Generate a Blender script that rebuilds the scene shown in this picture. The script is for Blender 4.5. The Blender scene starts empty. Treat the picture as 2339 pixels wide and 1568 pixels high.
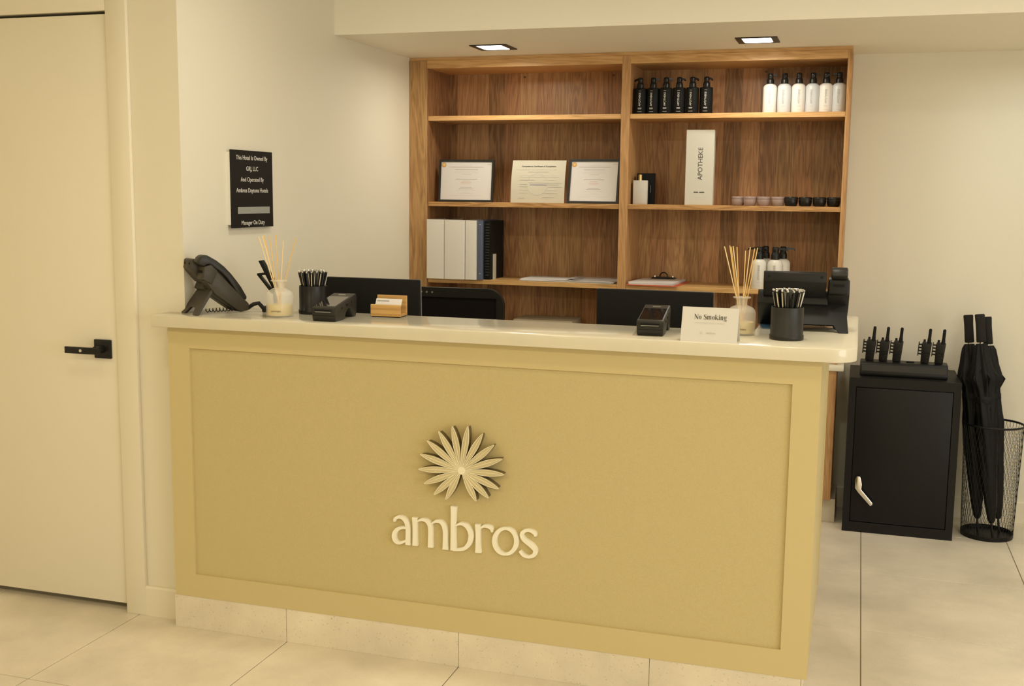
import bpy, bmesh, math, random
from mathutils import Vector, Matrix
random.seed(7)
PI = math.pi
SC = bpy.context.scene
COL = SC.collection

# ------------------------------------------------------------------ camera
cam_d = bpy.data.cameras.new('camera'); cam = bpy.data.objects.new('camera', cam_d); COL.objects.link(cam)
cam_d.sensor_width = 36.0; cam_d.lens = 2516.64 / 2339.0 * 36.0; cam_d.clip_start = 0.05
YAW, PITCH, ROLL = 0.3032, -0.1346, 0.0109
fw = Vector((-math.sin(YAW)*math.cos(PITCH), math.cos(YAW)*math.cos(PITCH), math.sin(PITCH)))
rt = Vector((math.cos(YAW), math.sin(YAW), 0)); up = rt.cross(fw)
r2 = rt*math.cos(ROLL) + up*math.sin(ROLL); u2 = -rt*math.sin(ROLL) + up*math.cos(ROLL)
M = Matrix((r2, u2, -fw)).transposed().to_4x4(); M.translation = (2.1788, -3.1269, 1.4913)
cam.matrix_world = M
SC.camera = cam

# ------------------------------------------------------------------ world, exposure, large lights
SC.view_settings.view_transform = 'Standard'; SC.view_settings.look = 'None'
SC.view_settings.gamma = 1.0; SC.view_settings.use_curve_mapping = False
SC.view_settings.exposure = -0.28
wd = bpy.data.worlds.new('daylight'); SC.world = wd; wd.use_nodes = True
wd.node_tree.nodes['Background'].inputs[0].default_value = (0.75, 0.85, 1.0, 1)
wd.node_tree.nodes['Background'].inputs[1].default_value = 0.6
COOL = (0.82, 0.94, 1.0); WARM = (1.0, 0.865, 0.56); NEUTRAL = (1.0, 0.93, 0.79)
ROWA_W = 6.0     # lobby ceiling rows, from the counter outwards
ROWB_W = 3.5
ROWC_FILL_W = 20.0  # outermost row, added as frontal fill
SOFFIT_W = 4.5    # soffit downlights
WINDOW_W = 95.0
al = bpy.data.lights.new('window_daylight', 'AREA'); al.shape = 'RECTANGLE'; al.size = 3.4; al.size_y = 1.9
al.energy = WINDOW_W; al.color = (0.94, 0.95, 0.95)
alo = bpy.data.objects.new('window_daylight', al); COL.objects.link(alo)
alo.location = (5.9, -2.8, 1.25); alo.rotation_euler = (0, PI/2, 0); alo.rotation_euler = (PI/2, 0, PI/2)

# ------------------------------------------------------------------ materials
MATS = {}
def nmat(name):
    m = bpy.data.materials.new(name); m.use_nodes = True
    nt = m.node_tree; b = nt.nodes['Principled BSDF']
    MATS[name] = m
    return m, nt, b
def mat(name, col, rough=0.5, metal=0.0, var=0.0, vscale=8.0, bump=0.0, bscale=200.0, coat=0.0, emit=0.0, alpha=1.0, trans=0.0, spec=0.5, sheen=0.0):
    m, nt, b = nmat(name)
    b.inputs['Base Color'].default_value = (*col, 1); b.inputs['Roughness'].default_value = rough
    b.inputs['Metallic'].default_value = metal; b.inputs['Coat Weight'].default_value = coat
    b.inputs['Specular IOR Level'].default_value = spec
    b.inputs['Alpha'].default_value = alpha; b.inputs['Transmission Weight'].default_value = trans
    b.inputs['Sheen Weight'].default_value = sheen
    if emit:
        b.inputs['Emission Color'].default_value = (*col, 1); b.inputs['Emission Strength'].default_value = emit
    if var or bump:
        tc = nt.nodes.new('ShaderNodeTexCoord')
    if var:
        n = nt.nodes.new('ShaderNodeTexNoise'); n.inputs['Scale'].default_value = vscale; n.inputs['Detail'].default_value = 5
        nt.links.new(tc.outputs['Object'], n.inputs['Vector'])
        r = nt.nodes.new('ShaderNodeValToRGB')
        r.color_ramp.elements[0].position = 0.3; r.color_ramp.elements[1].position = 0.7
        r.color_ramp.elements[0].color = (*[c*(1-var) for c in col], 1); r.color_ramp.elements[1].color = (*[min(1, c*(1+var)) for c in col], 1)
        nt.links.new(n.outputs['Fac'], r.inputs['Fac']); nt.links.new(r.outputs['Color'], b.inputs['Base Color'])
    if bump:
        n2 = nt.nodes.new('ShaderNodeTexNoise'); n2.inputs['Scale'].default_value = bscale; n2.inputs['Detail'].default_value = 3
        nt.links.new(tc.outputs['Object'], n2.inputs['Vector'])
        bp = nt.nodes.new('ShaderNodeBump'); bp.inputs['Strength'].default_value = bump; bp.inputs['Distance'].default_value = 0.002
        nt.links.new(n2.outputs['Fac'], bp.inputs['Height']); nt.links.new(bp.outputs['Normal'], b.inputs['Normal'])
    return m
def wood(name, dark, mid, light, axis='Z', strip=0.085, rough=0.42, grain=1.0):
    """laminate with planks of varied tone running along `axis`"""
    m, nt, b = nmat(name); N = nt.nodes.new; L = nt.links.new
    tc = N('ShaderNodeTexCoord'); sep = N('ShaderNodeSeparateXYZ'); L(tc.outputs['Object'], sep.inputs[0])
    across, along = ('X', 'Z') if axis == 'Z' else ('Z', 'X')
    # strip index
    dv = N('ShaderNodeMath'); dv.operation = 'DIVIDE'; dv.inputs[1].default_value = strip; L(sep.outputs[across], dv.inputs[0])
    fl = N('ShaderNodeMath'); fl.operation = 'FLOOR'; L(dv.outputs[0], fl.inputs[0])
    wn = N('ShaderNodeTexWhiteNoise'); wn.noise_dimensions = '1D'; L(fl.outputs[0], wn.inputs['W'])
    # stretched coordinates, shifted per strip
    mp = N('ShaderNodeMapping'); L(tc.outputs['Object'], mp.inputs['Vector'])
    mp.inputs['Scale'].default_value = (1, 1, 0.09) if axis == 'Z' else (0.09, 1, 1)
    ofs = N('ShaderNodeCombineXYZ'); ms = N('ShaderNodeMath'); ms.operation = 'MULTIPLY'; ms.inputs[1].default_value = 3.7
    L(wn.outputs['Value'], ms.inputs[0]); L(ms.outputs[0], ofs.inputs[along]); L(ofs.outputs[0], mp.inputs['Location'])
    n1 = N('ShaderNodeTexNoise'); n1.inputs['Scale'].default_value = 13; n1.inputs['Detail'].default_value = 3; n1.inputs['Distortion'].default_value = 0.8
    L(mp.outputs[0], n1.inputs['Vector'])
    n2 = N('ShaderNodeTexNoise'); n2.inputs['Scale'].default_value = 120; n2.inputs['Detail'].default_value = 4
    L(mp.outputs[0], n2.inputs['Vector'])
    # cathedral rings
    wv = N('ShaderNodeMath'); wv.operation = 'MULTIPLY'; wv.inputs[1].default_value = 62; L(n1.outputs['Fac'], wv.inputs[0])
    sn = N('ShaderNodeMath'); sn.operation = 'SINE'; L(wv.outputs[0], sn.inputs[0])
    a1 = N('ShaderNodeMath'); a1.operation = 'MULTIPLY_ADD'; a1.inputs[1].default_value = 0.115*grain; a1.inputs[2].default_value = 0.0; L(sn.outputs[0], a1.inputs[0])
    a2 = N('ShaderNodeMath'); a2.operation = 'MULTIPLY_ADD'; a2.inputs[1].default_value = 0.62*grain; L(n2.outputs['Fac'], a2.inputs[0]); L(a1.outputs[0], a2.inputs[2])
    a3 = N('ShaderNodeMath'); a3.operation = 'MULTIPLY_ADD'; a3.inputs[1].default_value = 0.42; L(wn.outputs['Value'], a3.inputs[0]); L(a2.outputs[0], a3.inputs[2])
    cr = N('ShaderNodeValToRGB'); e = cr.color_ramp.elements
    e[0].position = 0.22; e[0].color = (*dark, 1); e[1].position = 0.85; e[1].color = (*light, 1)
    x = e.new(0.52); x.color = (*mid, 1)
    L(a3.outputs[0], cr.inputs['Fac'])
    wn2 = N('ShaderNodeTexWhiteNoise'); wn2.noise_dimensions = '1D'
    ad = N('ShaderNodeMath'); ad.operation = 'ADD'; ad.inputs[1].default_value = 31.7; L(fl.outputs[0], ad.inputs[0]); L(ad.outputs[0], wn2.inputs['W'])
    tint = N('ShaderNodeValToRGB'); tint.color_ramp.elements[0].color = (1.02, 0.94, 0.93, 1); tint.color_ramp.elements[1].color = (0.96, 1.06, 0.95, 1)
    L(wn2.outputs['Value'], tint.inputs['Fac'])
    mt = N('ShaderNodeMixRGB'); mt.blend_type = 'MULTIPLY'; mt.inputs['Fac'].default_value = 1.0
    L(cr.outputs['Color'], mt.inputs[1]); L(tint.outputs['Color'], mt.inputs[2]); L(mt.outputs[0], b.inputs['Base Color'])
    bp = N('ShaderNodeBump'); bp.inputs['Strength'].default_value = 0.08; bp.inputs['Distance'].default_value = 0.001
    L(n2.outputs['Fac'], bp.inputs['Height']); L(bp.outputs['Normal'], b.inputs['Normal'])
    b.inputs['Roughness'].default_value = rough
    return m
def stone(name, col, rough=0.38, speck=0.35):
    m, nt, b = nmat(name); N = nt.nodes.new; L = nt.links.new
    tc = N('ShaderNodeTexCoord')
    gm = N('ShaderNodeNewGeometry')
    n1 = N('ShaderNodeTexNoise'); n1.inputs['Scale'].default_value = 3.2; n1.inputs['Detail'].default_value = 7; n1.inputs['Roughness'].default_value = 0.62
    L(gm.outputs['Position'], n1.inputs['Vector'])
    n2 = N('ShaderNodeTexNoise'); n2.inputs['Scale'].default_value = 150; n2.inputs['Detail'].default_value = 2
    L(gm.outputs['Position'], n2.inputs['Vector'])
    cr = N('ShaderNodeValToRGB'); e = cr.color_ramp.elements
    e[0].position = 0.33; e[0].color = (*[c*0.86 for c in col], 1); e[1].position = 0.68; e[1].color = (*[min(1, c*1.1) for c in col], 1)
    L(n1.outputs['Fac'], cr.inputs['Fac'])
    s = N('ShaderNodeValToRGB'); s.color_ramp.elements[0].position = 0.27; s.color_ramp.elements[0].color = (0.45, 0.40, 0.32, 1)
    s.color_ramp.elements[1].position = 0.36; s.color_ramp.elements[1].color = (1, 1, 1, 1); L(n2.outputs['Fac'], s.inputs['Fac'])
    mx = N('ShaderNodeMixRGB'); mx.blend_type = 'MULTIPLY'; mx.inputs['Fac'].default_value = speck
    L(cr.outputs['Color'], mx.inputs[1]); L(s.outputs['Color'], mx.inputs[2]); L(mx.outputs[0], b.inputs['Base Color'])
    b.inputs['Roughness'].default_value = rough
    return m

mat('paint', (0.80, 0.745, 0.60), 0.62, bump=0.10, bscale=260)
mat('soffit_paint', (0.93, 0.875, 0.73), 0.6)
mat('ceiling_paint', (0.80, 0.76, 0.66), 0.7)
mat('trim_paint', (0.80, 0.735, 0.575), 0.42)
mat('door_paint', (0.79, 0.725, 0.57), 0.45, bump=0.05, bscale=40)
mat('desk_gold', (0.610, 0.500, 0.245), 0.55, bump=0.05, bscale=300)
mat('desk_panel', (0.575, 0.470, 0.225), 0.68, var=0.05, vscale=420, bump=0.35, bscale=650)
mat('quartz', (0.72, 0.665, 0.515), 0.14, var=0.03, vscale=9)
stone('tile', (0.75, 0.67, 0.53), 0.36)
stone('base_tile_mat', (0.77, 0.69, 0.53), 0.45, 0.45)
mat('grout', (0.22, 0.175, 0.115), 0.9)
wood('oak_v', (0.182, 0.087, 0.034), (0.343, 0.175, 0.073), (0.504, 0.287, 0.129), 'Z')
wood('oak_stile', (0.240, 0.120, 0.043), (0.432, 0.234, 0.094), (0.564, 0.330, 0.144), 'Z', strip=0.3)
wood('oak_h', (0.349, 0.181, 0.062), (0.564, 0.323, 0.127), (0.698, 0.430, 0.188), 'X', strip=0.4)
wood('bamboo', (0.48, 0.27, 0.085), (0.60, 0.37, 0.13), (0.68, 0.44, 0.17), 'X', strip=0.006, grain=0.5)
mat('black_plastic', (0.009, 0.009, 0.008), 0.42, spec=0.28)
mat('black_satin', (0.008, 0.008, 0.0075), 0.33, spec=0.35)
mat('black_matte', (0.007, 0.007, 0.0065), 0.65, spec=0.2)
mat('charcoal', (0.020, 0.019, 0.016), 0.40, spec=0.35)
mat('phone_grey', (0.050, 0.042, 0.030), 0.45, spec=0.3)
mat('black_metal', (0.008, 0.0075, 0.007), 0.45, bump=0.05, bscale=500, spec=0.25)
mat('black_glass', (0.02, 0.015, 0.013), 0.06, coat=0.5)
mat('mesh_fabric', (0.009, 0.007, 0.0075), 0.9, spec=0.1)
mat('umbrella_cloth', (0.007, 0.007, 0.007), 0.6, spec=0.25)
mat('foam', (0.022, 0.020, 0.019), 0.85, bump=0.3, bscale=900, spec=0.2)
mat('chrome', (0.75, 0.72, 0.66), 0.22, metal=1.0)
mat('silver', (0.62, 0.60, 0.55), 0.30, metal=1.0)
mat('steel_edge', (0.42, 0.42, 0.42), 0.4, metal=0.6)
mat('gold', (0.72, 0.56, 0.25), 0.25, metal=1.0)
mat('logo_cream', (0.93, 0.88, 0.71), 0.5)
mat('logo_petal', (0.64, 0.55, 0.32), 0.5)
mat('logo_vein', (0.90, 0.83, 0.60), 0.5)
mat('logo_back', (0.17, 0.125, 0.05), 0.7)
mat('sign_black', (0.008, 0.0075, 0.007), 0.5, spec=0.25)
mat('sign_white', (0.80, 0.77, 0.70), 0.5)
mat('sign_bar', (0.33, 0.33, 0.30), 0.45)
mat('card_white', (0.66, 0.63, 0.57), 0.6)
mat('paper_white', (0.70, 0.665, 0.635), 0.65)
mat('paper_cream', (0.60, 0.555, 0.44), 0.65)
mat('paper_box', (0.60, 0.575, 0.49), 0.55)
mat('binder_white', (0.76, 0.73, 0.66), 0.42, bump=0.12, bscale=25)
mat('binder_blue', (0.095, 0.115, 0.18), 0.4)
mat('ink', (0.05, 0.045, 0.04), 0.7)
mat('ink_soft', (0.36, 0.33, 0.30), 0.7)
mat('ink_faint', (0.60, 0.56, 0.51), 0.7)
mat('ink_rose', (0.66, 0.50, 0.43), 0.7)
mat('ink_blue', (0.33, 0.33, 0.45), 0.7)
mat('seal_orange', (0.62, 0.33, 0.10), 0.6)
mat('seal_gold', (0.72, 0.52, 0.20), 0.6)
mat('white_bottle', (0.78, 0.745, 0.70), 0.35)
mat('pale_bottle', (0.60, 0.62, 0.635), 0.35)
mat('lotion_bottle', (0.72, 0.69, 0.61), 0.35)
mat('mauve', (0.34, 0.25, 0.215), 0.5)
mat('mauve_lid', (0.30, 0.215, 0.19), 0.4)
mat('reed', (0.80, 0.53, 0.19), 0.6)
mat('reed_pale', (0.86, 0.66, 0.36), 0.6)
mat('frosted_glass', (0.92, 0.90, 0.82), 0.35, alpha=0.32)
mat('fragrance', (0.78, 0.60, 0.22), 0.3)
mat('clip_red', (0.62, 0.12, 0.06), 0.5)
mat('plastic_sleeve', (0.80, 0.76, 0.74), 0.12, alpha=0.55)
mat('carton', (0.42, 0.35, 0.24), 0.7)
mat('blue_paper', (0.04, 0.10, 0.18), 0.5)
mat('lens', (1.0, 0.97, 0.90), 0.4, emit=9.0)
mat('dark_wood', (0.12, 0.07, 0.035), 0.5)
mat('window_glass', (0.85, 0.92, 1.0), 0.05, alpha=0.15)

# ------------------------------------------------------------------ mesh helpers
class MB:
    def __init__(s): s.v = []; s.f = []
    def _add(s, vs, fs):
        o = len(s.v); s.v += [tuple(v) for v in vs]; s.f += [tuple(i+o for i in f) for f in fs]; return s
    def box(s, x0, x1, y0, y1, z0, z1):
        return s._add([(x0,y0,z0),(x1,y0,z0),(x1,y1,z0),(x0,y1,z0),(x0,y0,z1),(x1,y0,z1),(x1,y1,z1),(x0,y1,z1)],
                      [(0,3,2,1),(4,5,6,7),(0,1,5,4),(1,2,6,5),(2,3,7,6),(3,0,4,7)])
    def hexa(s, p):   # 8 points: bottom 4 (ccw), top 4
        return s._add(p, [(0,3,2,1),(4,5,6,7),(0,1,5,4),(1,2,6,5),(2,3,7,6),(3,0,4,7)])
    def prism(s, poly, a, b, axis='Y'):
        """extrude a 2D polygon along axis from a to b. X:(y,z)  Y:(x,z)  Z:(x,y)"""
        n = len(poly)
        def mk(p, t):
            return (t, p[0], p[1]) if axis == 'X' else (p[0], t, p[1]) if axis == 'Y' else (p[0], p[1], t)
        vs = [mk(p, a) for p in poly] + [mk(p, b) for p in poly]
        fs = [tuple(range(n)), tuple(range(2*n-1, n-1, -1))] + [(i, i+n, (i+1) % n + n, (i+1) % n) for i in range(n)]
        return s._add(vs, fs)
    def lathe(s, prof, n=24, c=(0, 0, 0), flute=None):
        """prof: list of (r,z) bottom to top; caps are closed"""
        vs = []; fs = []
        for (r, z) in prof:
            for k in range(n):
                a = 2*PI*k/n; rr = r*(flute(a, z) if flute else 1.0)
                vs.append((c[0]+rr*math.cos(a), c[1]+rr*math.sin(a), c[2]+z))
        m = len(prof)
        for j in range(m-1):
            for k in range(n):
                fs.append((j*n+k, j*n+(k+1) % n, (j+1)*n+(k+1) % n, (j+1)*n+k))
        fs.append(tuple(range(n-1, -1, -1))); fs.append(tuple(range((m-1)*n, m*n)))
        return s._add(vs, fs)
    def tube(s, pts, r, n=8, closed=False):
        pts = [Vector(p) for p in pts]; m = len(pts); rs = r if isinstance(r, (list, tuple)) else [r]*m
        vs = []; fs = []; prev = None
        for i, p in enumerate(pts):
            if closed: d = (pts[(i+1) % m]-pts[i-1]).normalized()
            else: d = ((pts[min(i+1, m-1)])-(pts[max(i-1, 0)])).normalized()
            if prev is None:
                a = Vector((0, 0, 1)) if abs(d.z) < 0.9 else Vector((1, 0, 0))
                u = d.cross(a).normalized()
            else:
                u = (prev - d*prev.dot(d)).normalized()
            prev = u; w = d.cross(u)
            for k in range(n):
                t = 2*PI*k/n; vs.append(p + (u*math.cos(t)+w*math.sin(t))*rs[i])
        L = m if closed else m-1
        for j in range(L):
            for k in range(n):
                j2 = (j+1) % m
                fs.append((j*n+k, j*n+(k+1) % n, j2*n+(k+1) % n, j2*n+k))
        if not closed:
            fs.append(tuple(range(n-1, -1, -1))); fs.append(tuple(range((m-1)*n, m*n)))
        return s._add(vs, fs)
    def stroke(s, pts, y0, y1, closed=False):
        """flat pen stroke (x,z,width) in the XZ plane, extruded y0..y1"""
        p = []
        m = len(pts)
        # subdivide with Catmull-Rom for smooth curves
        def P(i): return pts[i % m] if closed else pts[max(0, min(m-1, i))]
        rng = m if closed else m-1
        for i in range(rng):
            for q in range(4):
                t = q/4
                a, b, c, d = P(i-1), P(i), P(i+1), P(i+2)
                p.append(tuple(0.5*(2*b[k]+(c[k]-a[k])*t+(2*a[k]-5*b[k]+4*c[k]-d[k])*t*t+(3*b[k]-a[k]-3*c[k]+d[k])*t**3) for k in range(3)))
        if not closed: p.append(pts[-1])
        n = len(p); L = []; R = []
        for i in range(n):
            a = p[(i-1) % n] if (closed or i > 0) else p[i]; b = p[(i+1) % n] if (closed or i < n-1) else p[i]
            dx, dz = b[0]-a[0], b[1]-a[1]; l = math.hypot(dx, dz) or 1
            nx, nz = -dz/l, dx/l; h = p[i][2]/2
            L.append((p[i][0]+nx*h, p[i][1]+nz*h)); R.append((p[i][0]-nx*h, p[i][1]-nz*h))
        vs = []
        for i in range(n): vs += [(L[i][0], y0, L[i][1]), (R[i][0], y0, R[i][1]), (L[i][0], y1, L[i][1]), (R[i][0], y1, R[i][1])]
        fs = []
        for i in range(n if closed else n-1):
            a = 4*i; b = 4*((i+1) % n)
            fs += [(a, a+1, b+1, b), (a+2, b+2, b+3, a+3), (a, b, b+2, a+2), (a+1, a+3, b+3, b+1)]
        if not closed:
            fs += [(0, 2, 3, 1), (4*(n-1), 4*(n-1)+1, 4*(n-1)+3, 4*(n-1)+2)]
        return s._add(vs, fs)

def obj(name, mb, material, parent=None, bevel=0.0, seg=2, smooth=35, loc=None, rot=None):
    me = bpy.data.meshes.new(name); me.from_pydata(mb.v, [], mb.f); me.validate()
    bm = bmesh.new(); bm.from_mesh(me); bmesh.ops.recalc_face_normals(bm, faces=bm.faces)
    if bevel:
        es = [e for e in bm.edges if len(e.link_faces) == 2 and e.calc_face_angle(0) > 0.5]
        bmesh.ops.bevel(bm, geom=es, offset=bevel, segments=seg, affect='EDGES', profile=0.5, clamp_overlap=True)
    bm.to_mesh(me); bm.free()
    if smooth:
        me.shade_smooth()
        me.set_sharp_from_angle(angle=math.radians(smooth))
    me.materials.append(MATS[material])
    o = bpy.data.objects.new(name, me); COL.objects.link(o)
    if parent is not None: o.parent = parent
    if loc: o.location = loc
    if rot: o.rotation_euler = rot
    return o
def tag(o, label, cat, group=None):
    o['label'] = label; o['category'] = cat
    if group: o['group'] = group
    return o
def thing(name, label, cat, loc=(0, 0, 0), rotz=0.0, group=None):
    o = bpy.data.objects.new(name, None); COL.objects.link(o); o.empty_display_size = 0.05
    o.location = loc; o.rotation_euler = (0, 0, rotz)
    return tag(o, label, cat, group)
def struct(o):
    o['kind'] = 'structure'; return o
def dup(root, loc=None, rotz=None, label=None, group=None):
    r = root.copy(); COL.objects.link(r)
    if loc is not None: r.location = loc
    if rotz is not None: r.rotation_euler = (0, 0, rotz)
    if label: r['label'] = label
    if group: r['group'] = group
    for ch in list(root.children):
        c = ch.copy(); COL.objects.link(c); c.parent = r
        for g in list(ch.children):
            d = g.copy(); COL.objects.link(d); d.parent = c
    return r
def text(name, body, size, material, parent, loc, rot, align='CENTER', sx=1.0, bold=0.0, extrude=0.0002):
    cu = bpy.data.curves.new(name, 'FONT'); cu.body = body; cu.size = size; cu.align_x = align; cu.align_y = 'CENTER'
    cu.extrude = extrude; cu.offset = bold; cu.resolution_u = 3
    t = bpy.data.objects.new(name, cu); COL.objects.link(t)
    dg = bpy.context.evaluated_depsgraph_get()
    me = bpy.data.meshes.new_from_object(t.evaluated_get(dg))
    bpy.data.objects.remove(t); bpy.data.curves.remove(cu)
    me.name = name; me.materials.clear(); me.materials.append(MATS[material])
    o = bpy.data.objects.new(name, me); COL.objects.link(o); o.parent = parent
    o.location = loc; o.rotation_euler = rot; o.scale = (sx, 1, 1)
    return o
UPR = (PI/2, 0, 0)
def rrect(x0, x1, y0, y1, r, n=6):
    if not isinstance(r, (list, tuple)): r = [r]*4
    out = []
    for (cx, cy, a0, rr) in ((x1, y0, -PI/2, r[1]), (x1, y1, 0, r[2]), (x0, y1, PI/2, r[3]), (x0, y0, PI, r[0])):
        sx = -1 if cx == x1 else 1; sy = 1 if cy == y0 else -1
        if rr <= 0: out.append((cx, cy)); continue
        for k in range(n+1):
            a = a0 + PI/2*k/n
            out.append((cx+sx*rr+rr*math.cos(a), cy+sy*rr+rr*math.sin(a)))
    return out

# ------------------------------------------------------------------ the room
XW, YW, YB, ZS, ZC = 0.0262, 0.0643, 2.33, 2.147, 2.44
ROOM_X0, ROOM_X1, ROOM_Y0 = -3.0, 6.0, -5.2
fl = struct(obj('floor', MB().box(ROOM_X0, ROOM_X1, ROOM_Y0, YB, -0.06, -0.003), 'grout', smooth=0))
T = 0.6096; JX = 0.4232; TY = 0.6225; JY = -0.503
G = 0.0017
tile_me = None
ix0 = math.ceil((ROOM_X0-JX)/T)-1; ix1 = math.floor((ROOM_X1-JX)/T)
iy0 = math.ceil((ROOM_Y0-JY)/TY)-1; iy1 = math.floor((YB-JY)/TY)
for i in range(ix0, ix1+1):
    for j in range(iy0, iy1+1):
        x0, x1 = max(JX+i*T+G, ROOM_X0), min(JX+(i+1)*T-G, ROOM_X1)
        y0, y1 = max(JY+j*TY+G, ROOM_Y0), min(JY+(j+1)*TY-G, YB)
        full = abs((x1-x0)-(T-2*G)) < 1e-6 and abs((y1-y0)-(TY-2*G)) < 1e-6
        if x1-x0 < 0.02 or y1-y0 < 0.02: continue
        if x1 < XW and y0 > YW+0.1: continue
        if full and tile_me:
            o = bpy.data.objects.new('tile', tile_me); COL.objects.link(o); o.parent = fl
        else:
            o = obj('tile', MB().box(0, x1-x0, 0, y1-y0, -0.004, 0), 'tile', fl, bevel=0.0008, seg=1, smooth=0)
            if full: tile_me = o.data
        o.location = (x0, y0, 0)
# door wall (faces the camera) with a recess for the door, left side wall, back wall and the rest of the room
DX0, DX1, DZ = -1.150, -0.2415, 2.072
w = MB()
w.box(DX1+0.012, XW, YW, 0.22, -0.003, ZC)
w.box(DX0-0.012, DX1+0.012, YW, 0.22, DZ+0.008, ZC)
w.box(ROOM_X0, DX0-0.012, YW, 0.22, -0.003, ZC)
w.box(DX0-0.012, DX1+0.012, 0.16, 0.22, -0.003, DZ+0.008)
struct(obj('wall_front', w, 'paint', smooth=0))
struct(obj('wall_left', MB().box(-0.12, XW, 0.22, YB+0.12, -0.003, ZC), 'paint', smooth=0))
struct(obj('wall_back', MB().box(XW, ROOM_X1, YB, YB+0.12, -0.003, ZC), 'paint', smooth=0))
wr = MB()
WY0, WY1, WZ0, WZ1 = -4.6, -1.0, 0.2, 2.3
wr.box(ROOM_X1, ROOM_X1+0.12, ROOM_Y0, WY0, -0.003, ZC); wr.box(ROOM_X1, ROOM_X1+0.12, WY1, YB, -0.003, ZC)
wr.box(ROOM_X1, ROOM_X1+0.12, WY0, WY1, -0.003, WZ0); wr.box(ROOM_X1, ROOM_X1+0.12, WY0, WY1, WZ1, ZC)
struct(obj('wall_right', wr, 'paint', smooth=0))
struct(obj('wall_rear', MB().box(ROOM_X0, ROOM_X1, ROOM_Y0-0.12, ROOM_Y0, -0.003, ZC), 'paint', smooth=0))
struct(obj('wall_far_left', MB().box(ROOM_X0-0.12, ROOM_X0, ROOM_Y0, 0.22, -0.003, ZC), 'paint', smooth=0))
struct(obj('ceiling', MB().box(ROOM_X0-0.12, ROOM_X1+0.12, ROOM_Y0-0.12, YB+0.12, ZC, ZC+0.1), 'ceiling_paint', smooth=0))
struct(obj('ceiling_soffit', MB().prism([(XW, 1.203), (ROOM_X1, 1.285), (ROOM_X1, YB), (XW, YB)], ZS, ZC, 'Z'), 'soffit_paint', smooth=0))
win = bpy.data.objects.new('window_1', None); COL.objects.link(win); struct(win); win.location = (ROOM_X1, 0, 0)
f = MB()
for (a, b, c, d) in ((WY0, WY0+.05, WZ0, WZ1), (WY1-.05, WY1, WZ0, WZ1), (WY0, WY1, WZ0, WZ0+.05), (WY0, WY1, WZ1-.05, WZ1), (-2.83, -2.77, WZ0, WZ1)):
    f.box(0.02, 0.09, a, b, c, d)
obj('window_frame', f, 'black_metal', win)
obj('pane', MB().box(0.05, 0.056, WY0+.05, -2.83, WZ0+.05, WZ1-.05), 'window_glass', win)
obj('pane', MB().box(0.05, 0.056, -2.77, WY1-.05, WZ0+.05, WZ1-.05), 'window_glass', win)

# baseboards
bb = [(0.107, 0)]
def baseboard(name, poly_axis, a, b, depth_pts):
    return struct(obj(name, MB().prism(depth_pts, a, b, poly_axis), 'trim_paint', smooth=0))
baseboard('baseboard_front', 'X', -0.159, XW, [(YW, 0), (YW-0.014, 0), (YW-0.014, 0.100), (YW-0.010, 0.107), (YW, 0.107)])
baseboard('baseboard_back', 'X', 2.135, ROOM_X1, [(YB, 0), (YB-0.014, 0), (YB-0.014, 0.095), (YB-0.010, 0.101), (YB, 0.101)])

# door
door = bpy.data.objects.new('door_1', None); COL.objects.link(door); struct(door); door.location = (DX1, YW, 0)
leaf = obj('leaf', MB().box(DX0-DX1, 0, -0.008, 0.034, 0.031, DZ-0.004), 'door_paint', door, bevel=0.0015)
for nm, a in (('casing_jamb', (0.004, 0.083, -0.016, 0.0, 0.0, DZ+0.085)), ('casing_jamb', (DX0-DX1-0.083, DX0-DX1-0.004, -0.016, 0.0, 0.0, DZ+0.085))):
    j = obj(nm, MB().box(*a), 'trim_paint', door, bevel=0.002)
obj('casing_head', MB().box(DX0-DX1-0.004, 0.004, -0.016, 0.0, DZ+0.006, DZ+0.085), 'trim_paint', door, bevel=0.002)
hd = bpy.data.objects.new('door_handle', None); COL.objects.link(hd); hd.parent = door; hd.location = (-0.056, -0.008, 0.944)
obj('rosette', MB().box(-0.034, 0.034, -0.010, 0, -0.033, 0.033), 'black_satin', hd, bevel=0.003)
obj('spindle', MB().lathe([(0.014, 0), (0.014, 0.04)], 20), 'black_satin', hd, rot=(PI/2, 0, 0), loc=(0, -0.008, 0))
obj('lever', MB().prism([(0.014, -0.058), (0.016, -0.044), (-0.02, -0.052), (-0.114, -0.052), (-0.114, -0.062), (-0.02, -0.062)][::-1], -0.0125, 0.0105, 'Z'), 'black_satin', hd, bevel=0.001)
obj('thumb_turn', MB().lathe([(0.006, 0), (0.005, 0.003)], 12), 'chrome', hd, rot=(PI/2, 0, 0), loc=(-0.048, -0.0615, -0.001))

# ------------------------------------------------------------------ lights in the ceilings
def downlight(label, group, loc, size, power, color, spread=2.95):
    t = thing('ceiling_downlight', label, 'light', loc, 0, group)
    h = size/2; i = h-0.026; jy = h-0.012
    fr = MB()
    fr.box(-h, -i, -h, h, -0.004, 0); fr.box(i, h, -h, h, -0.004, 0); fr.box(-i, i, -h, -jy, -0.004, 0); fr.box(-i, i, jy, h, -0.004, 0)
    obj('frame', fr, 'charcoal', t, smooth=0)
    obj('lens', MB().prism(rrect(-i, i, -jy, jy, 0.022), -0.003, -0.001, 'Z'), 'lens', t, smooth=0)
    obj('trim_plate', MB().box(-i, i, -jy, jy, -0.001, 0), 'charcoal', t, smooth=0)
    l = bpy.data.lights.new('downlight_lamp', 'AREA'); l.shape = 'SQUARE'; l.size = size*0.8; l.energy = power; l.color = color; l.spread = spread
    lo = bpy.data.objects.new('downlight_lamp', l); COL.objects.link(lo); lo.parent = t; lo.location = (0, 0, -0.008)
    return t
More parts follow.
